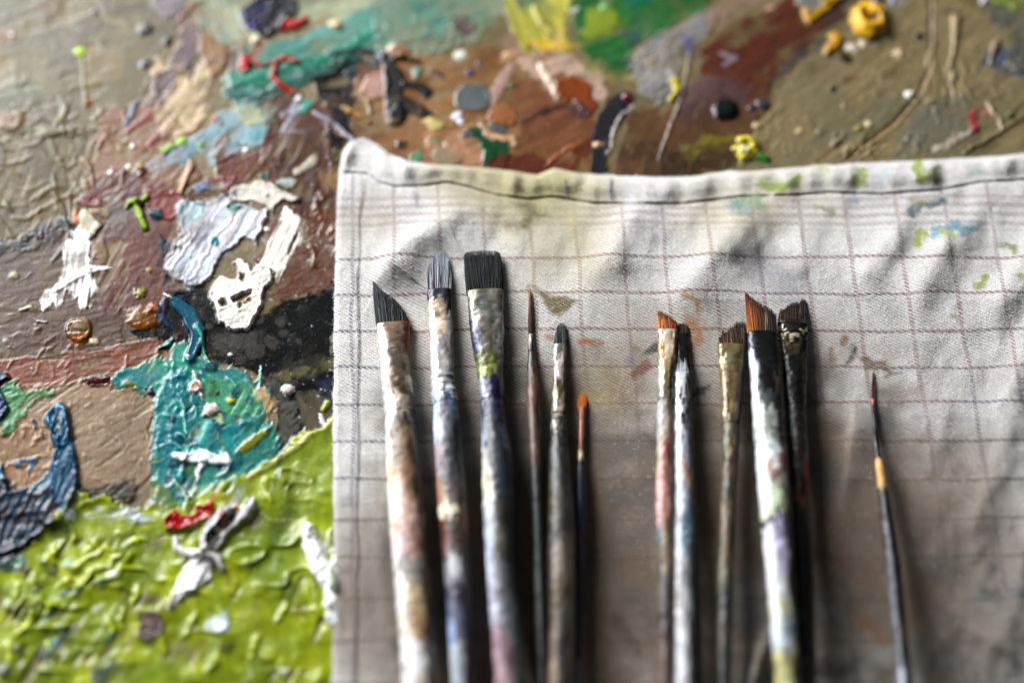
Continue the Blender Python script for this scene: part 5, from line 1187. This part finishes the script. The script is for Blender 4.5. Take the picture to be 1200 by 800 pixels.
b3 = brush('b', 'brush with a broad square black tuft, a stray hair and olive blue painted ferrule',
  [(295, 545, 588), (340, 547, 590), (390, 551, 591), (445, 560, 590), (472, 563, 592), (500, 564, 594), (537, 565, 601), (597, 566, 604), (661, 570, 604), (725, 575, 609), (800, 581, 613)], (342, 470),
  [(342, (156, 150, 132), (138, 132, 112), (152, 146, 130)), (365, (160, 155, 145), (112, 116, 110), (150, 150, 145)), (385, (74, 74, 100), (150, 145, 135), (176, 176, 176)), (405, (60, 68, 112), (132, 126, 112), (170, 175, 176)), (420, (112, 122, 60), (118, 120, 60), (160, 165, 165)), (434, (150, 160, 80), (158, 164, 60), (140, 150, 150)), (448, (176, 184, 192), (58, 58, 92), (150, 160, 170)), (465, (160, 165, 190), (38, 38, 92), (150, 155, 180)), (482, (90, 90, 132), (48, 44, 100), (60, 60, 100)), (500, (132, 146, 160), (50, 60, 82), (60, 76, 96)), (520, (160, 176, 186), (70, 76, 96), (100, 120, 140)), (545, (212, 210, 206), (60, 66, 82), (60, 76, 90)), (565, (216, 206, 186), (60, 76, 96), (36, 60, 80)), (590, (220, 216, 206), (70, 86, 100), (50, 76, 90)), (610, (186, 190, 200), (92, 90, 74), (60, 70, 76)), (640, (182, 190, 206), (112, 110, 100), (70, 80, 80)), (680, (192, 196, 214), (130, 136, 146), (90, 106, 110)), (720, (186, 190, 206), (130, 130, 140), (90, 116, 116)), (755, (186, 150, 165), (140, 112, 120), (100, 140, 140)), (800, (182, 152, 160), (150, 130, 136), (110, 140, 140))],
  dict(tips=[(544, 300), (545, 296), (550, 294), (560, 293), (570, 293), (580, 293), (585, 295), (587, 300)], root=[(547, 344), (590, 343)], cols=[(24, 24, 24), BK, BK, BK], rcols=[BK, BK, BK], n=640, lite=.04, litecol=(90, 98, 100), rag=.7, spread=.015, bow=1.0), seed=3, zrise=15)
hair = W(np.array([590, 592.5, 594.5]), np.array([340, 324, 308]), np.array([14, 15, 17])*S)
o_ = [np.array([-.3, 0, 0])*S, np.array([.3, 0, 0])*S, np.array([0, 0, .5])*S]
HV = np.array([hair[i]+o_[k]*(1-.3*i) for i in range(3) for k in range(3)])
HF = [[i*3+k, i*3+(k+1) % 3, i*3+3+(k+1) % 3, i*3+3+k] for i in range(2) for k in range(3)]
make_mesh('stray_hair', HV, HF, M_HAIR, b3, np.repeat(lin((190, 196, 200))[None], 9, 0))
b4 = brush('b', 'thin liner brush with brown wood handle and green ring, right of the square black tuft',
  [(345, 620, 624), (395, 619, 625), (421, 618, 628), (457, 617, 633), (489, 618, 634), (537, 620, 636), (575, 622, 637), (650, 625, 639), (800, 630, 643)], (392, 412),
  [(394, (150, 140, 132), (206, 196, 186), (150, 140, 130)), (406, (120, 100, 90), (150, 130, 112), (110, 90, 80)), (413, (44, 90, 66), (40, 84, 62), (34, 66, 52)), (424, (64, 70, 52), (70, 74, 56), (60, 56, 42)), (434, (106, 78, 52), (116, 86, 60), (96, 68, 46)), (470, (128, 94, 66), (134, 98, 70), (104, 74, 52)), (500, (112, 82, 56), (118, 86, 58), (90, 62, 44)), (530, (124, 82, 50), (130, 86, 54), (96, 62, 40)), (552, (62, 46, 36), (66, 50, 40), (44, 36, 30)), (580, (38, 38, 32), (42, 46, 40), (30, 30, 26)), (640, (60, 66, 56), (34, 36, 32), (26, 28, 26)), (700, (80, 86, 76), (38, 40, 36), (26, 28, 26)), (800, (44, 46, 42), (34, 36, 32), (26, 26, 24))],
  dict(tips=[(620.5, 341), (621.5, 336), (623, 342)], root=[(619.5, 396), (624.5, 396)], cols=[(186, 124, 60), (120, 76, 44)], rcols=[(60, 42, 40), (56, 40, 44)], n=46, rag=2, r=.34, lite=.0, droop=1), seed=4, flatk=.8, zrise=6, crust=.5, rscale=1.1)
b5 = brush('b', 'small round-tipped brush with dark grey tuft and blotched grey ferrule',
  [(377, 652, 664), (405, 649, 664), (436, 648, 664), (479, 647, 664), (500, 646, 664), (537, 643, 667), (597, 643, 672), (661, 642, 671), (725, 645, 670), (800, 643, 669)], (404, 512),
  [(405, (196, 186, 176), (152, 142, 130), (130, 120, 100)), (430, (170, 150, 110), (200, 190, 186), (120, 100, 70)), (455, (132, 122, 90), (120, 112, 82), (60, 56, 46)), (480, (190, 180, 166), (182, 166, 150), (50, 50, 50)), (490, (40, 40, 40), (44, 44, 44), (40, 40, 40)), (497, (182, 176, 166), (142, 136, 126), (62, 62, 62)), (510, (90, 90, 86), (82, 82, 82), (60, 60, 60)), (540, (76, 76, 76), (82, 82, 82), (56, 56, 60)), (580, (92, 76, 56), (86, 76, 60), (80, 90, 110)), (620, (80, 76, 66), (100, 96, 86), (92, 96, 100)), (636, (92, 80, 70), (152, 142, 126), (190, 186, 172)), (660, (92, 80, 76), (162, 150, 140), (192, 182, 166)), (690, (102, 92, 50), (120, 110, 82), (150, 150, 130)), (730, (120, 106, 80), (110, 100, 96), (150, 150, 140)), (760, (140, 116, 92), (70, 60, 80), (150, 150, 130)), (800, (152, 132, 106), (130, 120, 100), (110, 106, 96))],
  dict(tips=[(651, 392), (653, 382), (656, 378), (660, 377), (663, 382), (664, 392)], root=[(649.5, 407), (664, 405)], cols=[(52, 58, 56), (84, 94, 94), (46, 52, 50)], rcols=[(40, 44, 42), (50, 54, 52)], n=260, lite=.14, litecol=(150, 158, 158), rag=.8, r=.36), seed=5, crimp=((484, 1.5, .9), (491, 1.5, 1.0), (506, 1.5, .9)), flatk=.5)
b6 = brush('b', 'tiny brush with a bright orange tip, copper ferrule and navy blue handle',
  [(459, 678, 687), (478, 679, 686), (535, 677, 685), (549, 675, 686), (594, 674, 687), (725, 673, 684), (800, 672, 682)], (477, 544),
  [(478, (150, 90, 70), (196, 130, 100), (150, 90, 60)), (500, (130, 80, 60), (176, 120, 90), (120, 76, 50)), (524, (120, 76, 58), (160, 112, 84), (110, 70, 50)), (537, (206, 190, 150), (220, 206, 166), (150, 130, 96)), (544, (60, 56, 56), (40, 44, 60), (30, 34, 50)), (552, (22, 38, 76), (28, 52, 98), (26, 44, 84)), (590, (22, 46, 86), (30, 62, 112), (26, 50, 92)), (624, (22, 50, 88), (28, 60, 104), (24, 46, 84)), (632, (150, 70, 40), (120, 60, 50), (30, 46, 76)), (642, (24, 48, 84), (28, 56, 98), (24, 44, 78)), (690, (60, 26, 40), (80, 34, 40), (26, 40, 70)), (702, (22, 42, 76), (28, 54, 92), (22, 40, 70)), (760, (24, 40, 66), (30, 48, 78), (30, 40, 60)), (786, (120, 124, 130), (140, 144, 150), (90, 94, 100))],
  dict(tips=[(679, 464), (681, 460), (683, 459), (686, 463)], root=[(679.5, 480), (685.5, 480)], cols=[(244, 146, 58), (250, 156, 64), (240, 140, 56)], rcols=[(236, 136, 62), (232, 130, 60)], n=110, rag=.6, lite=.02, r=.42, bow=4.5, cvar=.2), seed=6, flatk=.9, crust=.35, plain=.8, zrise=10, rscale=1.0)
b7 = brush('b', 'slanted brush with orange tuft, yellow flecked ferrule and pink paint on its handle',
  [(365, 771, 793), (388, 771, 794), (413, 771, 793), (449, 771, 790), (484, 770, 789), (520, 770, 789), (537, 769, 789), (594, 769, 790), (631, 771, 789), (687, 772, 790), (800, 772, 789)], (387, 470),
  [(388, (206, 200, 190), (192, 182, 166), (190, 186, 176)), (398, (192, 150, 80), (216, 202, 176), (172, 102, 40)), (410, (182, 140, 80), (222, 202, 172), (150, 110, 60)), (430, (182, 166, 130), (202, 186, 140), (120, 100, 60)), (450, (176, 176, 160), (170, 160, 120), (90, 86, 60)), (470, (150, 160, 160), (150, 146, 120), (100, 96, 80)), (490, (172, 176, 180), (182, 172, 160), (150, 90, 60)), (510, (170, 170, 166), (190, 170, 150), (130, 100, 80)), (532, (186, 172, 150), (196, 60, 50), (120, 100, 70)), (545, (190, 176, 156), (196, 150, 130), (126, 96, 74)), (565, (216, 170, 166), (200, 140, 130), (130, 92, 72)), (600, (220, 176, 170), (196, 140, 130), (120, 90, 76)), (625, (112, 150, 172), (170, 150, 120), (100, 90, 70)), (650, (150, 150, 130), (160, 140, 110), (90, 80, 60)), (690, (110, 116, 106), (90, 90, 86), (60, 56, 50)), (730, (80, 70, 66), (60, 60, 66), (50, 46, 46)), (760, (132, 90, 76), (100, 72, 60), (60, 50, 46)), (800, (120, 82, 70), (96, 70, 60), (60, 50, 46))],
  dict(tips=[(771, 361), (776, 364), (782, 367), (788, 371), (793, 375)], root=[(772, 389), (793, 389)], cols=[(166, 92, 40), (176, 84, 36), (150, 66, 28)], rcols=[(196, 130, 60), (186, 116, 50), (150, 80, 36)], n=330, rag=1.6, lite=.05, litecol=(220, 170, 110), jag=3, clump=7, darktip=True, bow=.5), seed=7, crust=1.0)
b8a = brush('b', 'black brush with a dark brown tuft half hidden beneath the white-coated brush',
  [(366, 791, 807), (392, 791, 808), (415, 791, 809), (449, 793, 811), (520, 796, 814), (549, 797, 815), (612, 799, 818), (687, 801, 821), (800, 804, 824)], (391, 470),
  [(392, (16, 15, 16), (22, 20, 20), (18, 16, 16)), (402, (60, 52, 46), (24, 22, 22), (90, 80, 70)), (412, (18, 16, 16), (16, 14, 14), (14, 12, 12)), (600, (12, 11, 11), (12, 11, 11), (12, 11, 10)), (800, (12, 11, 11), (14, 12, 11), (14, 12, 10))],
  dict(tips=[(791, 376), (796, 372), (801, 368), (804, 366), (807, 374)], root=[(792, 393), (808, 393)], cols=[(40, 28, 20), (58, 36, 20), (50, 32, 20)], rcols=[(56, 36, 22), (70, 44, 26), (50, 32, 22)], n=240, rag=1.2, lite=0, darktip=True, jag=2, clump=5), seed=8, crust=.4, zoff=-3, zrise=3, plain=1, rscale=1)
b8 = brush('b', 'narrow brush coated in white paint down to its tuft, orange fleck on the handle',
  [(415, 791, 806), (449, 791, 808), (484, 791, 809), (520, 791, 810), (549, 792, 812), (612, 792, 813), (687, 792, 813), (800, 793, 815)], (438, 490),
  [(440, (232, 232, 240), (236, 236, 242), (190, 190, 200)), (455, (230, 230, 238), (226, 228, 236), (60, 62, 76)), (466, (232, 232, 240), (40, 42, 56), (186, 190, 200)), (480, (232, 234, 240), (220, 222, 232), (60, 64, 76)), (496, (230, 232, 238), (46, 48, 60), (150, 154, 166)), (510, (228, 230, 236), (190, 194, 206), (96, 100, 114)), (530, (212, 216, 230), (160, 168, 180), (100, 104, 120)), (545, (222, 224, 232), (200, 200, 206), (110, 112, 120)), (553, (226, 226, 230), (226, 150, 20), (190, 140, 40)), (562, (222, 222, 226), (206, 200, 190), (196, 140, 40)), (580, (200, 206, 216), (160, 168, 180), (90, 96, 110)), (620, (200, 212, 222), (120, 160, 190), (90, 104, 120)), (640, (210, 216, 222), (150, 180, 200), (92, 104, 116)), (670, (210, 212, 216), (170, 174, 180), (92, 94, 100)), (720, (222, 222, 228), (190, 190, 198), (100, 100, 110)), (800, (216, 216, 224), (186, 186, 196), (110, 110, 120))],
  dict(tips=[(791, 424), (794, 418), (799, 416), (803, 416), (806, 422)], root=[(791.5, 442), (807.5, 442)], cols=[(216, 216, 224), (226, 226, 234), (196, 198, 206)], rcols=[(226, 226, 234), (222, 224, 232)], n=200, rag=2.2, r=.55, lite=.0, jag=4, clump=6, cvar=.12), seed=9, zoff=5, flatk=.6, zrise=16, crust=1.2)
b9 = brush('b', 'olive-coated brush with a jagged brown tuft beside the biggest brush',
  [(375, 843, 873), (406, 841, 874), (425, 842, 873), (449, 844, 871), (472, 845, 869), (496, 846, 867), (520, 846, 866), (545, 847, 865), (594, 844, 862), (650, 842, 861), (725, 841, 859), (800, 842, 855)], (405, 498),
  [(407, (156, 146, 90), (162, 152, 90), (132, 122, 82)), (420, (132, 126, 100), (152, 146, 106), (120, 110, 72)), (440, (152, 136, 96), (166, 146, 100), (112, 96, 70)), (470, (162, 146, 110), (166, 142, 96), (60, 66, 66)), (495, (132, 120, 82), (120, 110, 70), (50, 60, 60)), (510, (112, 106, 60), (100, 96, 50), (60, 60, 56)), (525, (120, 116, 60), (142, 132, 50), (60, 60, 50)), (540, (110, 100, 70), (100, 60, 50), (112, 30, 30)), (555, (132, 130, 100), (110, 90, 70), (100, 36, 36)), (575, (120, 120, 96), (90, 80, 60), (40, 36, 30)), (600, (132, 110, 66), (120, 100, 60), (60, 50, 36)), (650, (110, 106, 70), (140, 116, 60), (60, 56, 40)), (680, (130, 126, 80), (100, 96, 60), (50, 46, 40)), (700, (50, 56, 70), (50, 56, 70), (36, 36, 46)), (730, (100, 90, 76), (90, 80, 70), (46, 40, 40)), (800, (80, 86, 80), (70, 76, 70), (40, 40, 40))],
  dict(tips=[(843, 392), (846, 384), (852, 380), (858, 376), (866, 374), (873, 371)], root=[(842, 408), (873, 408)], cols=[(66, 48, 28), (70, 48, 28), (76, 50, 28)], rcols=[(128, 96, 56), (96, 68, 38), (84, 58, 34)], n=300, rag=2.2, jag=6, clump=9, darktip=True, lite=.04, litecol=(160, 130, 80), r=.5), seed=10)
b11 = brush('b', 'black-crusted brush with a cream ring, tucked under the big black and white brush',
  [(350, 913, 945), (389, 912, 947), (425, 915, 946), (472, 918, 945), (520, 921, 947), (590, 925, 949), (687, 930, 954), (800, 936, 957)], (377, 478),
  [(377, (70, 62, 50), (66, 60, 54), (120, 110, 90)), (386, (36, 34, 34), (44, 42, 42), (52, 50, 48)), (391, (196, 184, 150), (202, 192, 160), (196, 190, 166)), (397, (40, 36, 30), (30, 28, 28), (52, 48, 40)), (403, (130, 118, 74), (120, 108, 66), (36, 34, 32)), (412, (28, 27, 30), (96, 88, 40), (30, 28, 30)), (424, (92, 86, 52), (28, 26, 26), (110, 104, 60)), (440, (26, 25, 28), (24, 24, 27), (110, 110, 116)), (480, (24, 24, 26), (34, 28, 30), (60, 60, 66)), (510, (32, 28, 30), (60, 30, 30), (60, 56, 60)), (530, (36, 36, 36), (70, 50, 46), (132, 136, 146)), (560, (30, 40, 36), (66, 46, 40), (192, 90, 70)), (590, (40, 36, 32), (152, 82, 50), (100, 100, 100)), (606, (44, 38, 32), (50, 44, 42), (104, 104, 112)), (650, (70, 56, 36), (46, 46, 50), (100, 100, 110)), (690, (60, 46, 32), (60, 30, 26), (80, 80, 86)), (740, (70, 60, 56), (60, 56, 50), (90, 90, 96)), (800, (90, 86, 70), (110, 100, 80), (90, 90, 90))],
  dict(tips=[(913, 362), (920, 357), (928, 353), (936, 351), (942, 348), (944, 352)], root=[(913, 382), (946, 380)], cols=[(48, 34, 24), (60, 40, 26), (54, 38, 26)], rcols=[(70, 50, 34), (62, 44, 30)], n=340, rag=1.8, jag=4, clump=9, darktip=True, lite=.03, litecol=(120, 90, 60)), seed=11, crimp=((381, 1.2, 1.2), (391, 1.2, 1.4), (401, 1.2, .9)), zoff=-2, zrise=2)
b10 = brush('b', 'biggest brush, slanted orange-brown tuft, black ferrule and thick white paint on its handle',
  [(340, 874, 908), (385, 875, 909), (413, 877, 914), (449, 880, 916), (472, 881, 917), (520, 884, 920), (556, 887, 924), (612, 892, 929), (669, 898, 931), (725, 903, 934), (800, 909, 937)], (390, 520),
  [(390, (26, 26, 30), (32, 32, 36), (22, 22, 24)), (410, (92, 100, 130), (26, 26, 30), (26, 26, 28)), (430, (192, 200, 212), (46, 46, 52), (30, 30, 32)), (450, (216, 226, 236), (40, 40, 48), (110, 90, 82)), (472, (234, 242, 246), (110, 118, 124), (26, 26, 28)), (500, (234, 242, 244), (214, 224, 226), (32, 34, 36)), (520, (216, 230, 230), (202, 216, 216), (110, 126, 126)), (540, (222, 230, 228), (216, 226, 220), (92, 106, 102)), (556, (226, 226, 220), (200, 150, 146), (120, 62, 62)), (570, (226, 228, 226), (202, 206, 192), (92, 110, 100)), (590, (224, 232, 220), (206, 220, 182), (92, 110, 92)), (604, (216, 220, 200), (192, 206, 162), (80, 96, 72)), (611, (80, 84, 90), (44, 44, 52), (50, 56, 58)), (625, (216, 216, 234), (182, 176, 206), (80, 90, 92)), (650, (220, 220, 238), (192, 186, 214), (72, 82, 86)), (690, (228, 232, 240), (206, 212, 216), (72, 86, 86)), (715, (220, 222, 196), (206, 208, 176), (62, 76, 76)), (745, (202, 216, 230), (182, 200, 214), (62, 76, 80)), (775, (216, 216, 140), (200, 200, 130), (80, 90, 90)), (830, (216, 216, 150), (200, 200, 150), (80, 90, 90))],
  dict(tips=[(873, 339), (877, 343), (882, 347), (888, 351), (895, 355), (903, 360), (909, 365)], root=[(875.5, 387), (909, 397)], cols=[(176, 104, 44), (150, 84, 36), (78, 46, 24), (62, 38, 22)], rcols=[(206, 130, 52), (176, 100, 40), (58, 36, 24), (46, 32, 26)], n=620, rag=1.8, jag=3.5, clump=10, darktip=True, lite=.05, litecol=(226, 180, 110), bow=.5), seed=12, zoff=9, zrise=20, crimp=((506, 1.6, .9), (514, 1.6, .9), (524, 1.6, .9)))
b12 = brush('b', 'fine pointed liner brush with a yellow band and black flecked handle, alone at the right',
  [(437, 1022, 1024), (468, 1020.5, 1024.5), (534, 1025, 1031.5), (545, 1025.5, 1037), (574, 1029, 1041), (657, 1038, 1055), (724, 1045, 1062), (800, 1053, 1069)], (467, 536),
  [(468, (150, 80, 50), (190, 110, 70), (120, 66, 40)), (480, (40, 36, 36), (90, 84, 82), (30, 28, 28)), (530, (26, 25, 26), (50, 48, 48), (24, 23, 24)), (536, (40, 36, 26), (60, 52, 28), (36, 32, 24)), (541, (206, 166, 50), (214, 172, 44), (150, 112, 24)), (570, (206, 164, 46), (212, 170, 40), (150, 112, 24)), (577, (22, 22, 24), (26, 26, 28), (20, 20, 22)), (605, (24, 24, 26), (28, 28, 32), (20, 20, 22)), (622, (110, 112, 118), (34, 34, 38), (24, 24, 26)), (634, (30, 30, 34), (28, 28, 32), (20, 20, 22)), (652, (90, 96, 104), (40, 42, 46), (22, 22, 24)), (676, (110, 116, 124), (28, 28, 32), (22, 22, 24)), (700, (120, 126, 134), (40, 42, 48), (22, 22, 24)), (722, (124, 128, 134), (34, 36, 40), (26, 26, 28)), (742, (100, 104, 108), (50, 46, 44), (150, 90, 40)), (770, (116, 120, 126), (50, 52, 56), (40, 38, 38)), (800, (176, 182, 190), (50, 52, 56), (30, 30, 32))],
  dict(tips=[(1023.2, 436), (1023.6, 434), (1024, 437)], root=[(1021, 470), (1024.2, 470)], cols=[(80, 46, 26), (70, 40, 24)], rcols=[(130, 70, 40), (110, 60, 34)], n=40, rag=1.5, r=.32, lite=0, bow=1.0), seed=13, flatk=.95, crust=.5, zrise=12, plain=.9)
print('built', len(bpy.data.objects))
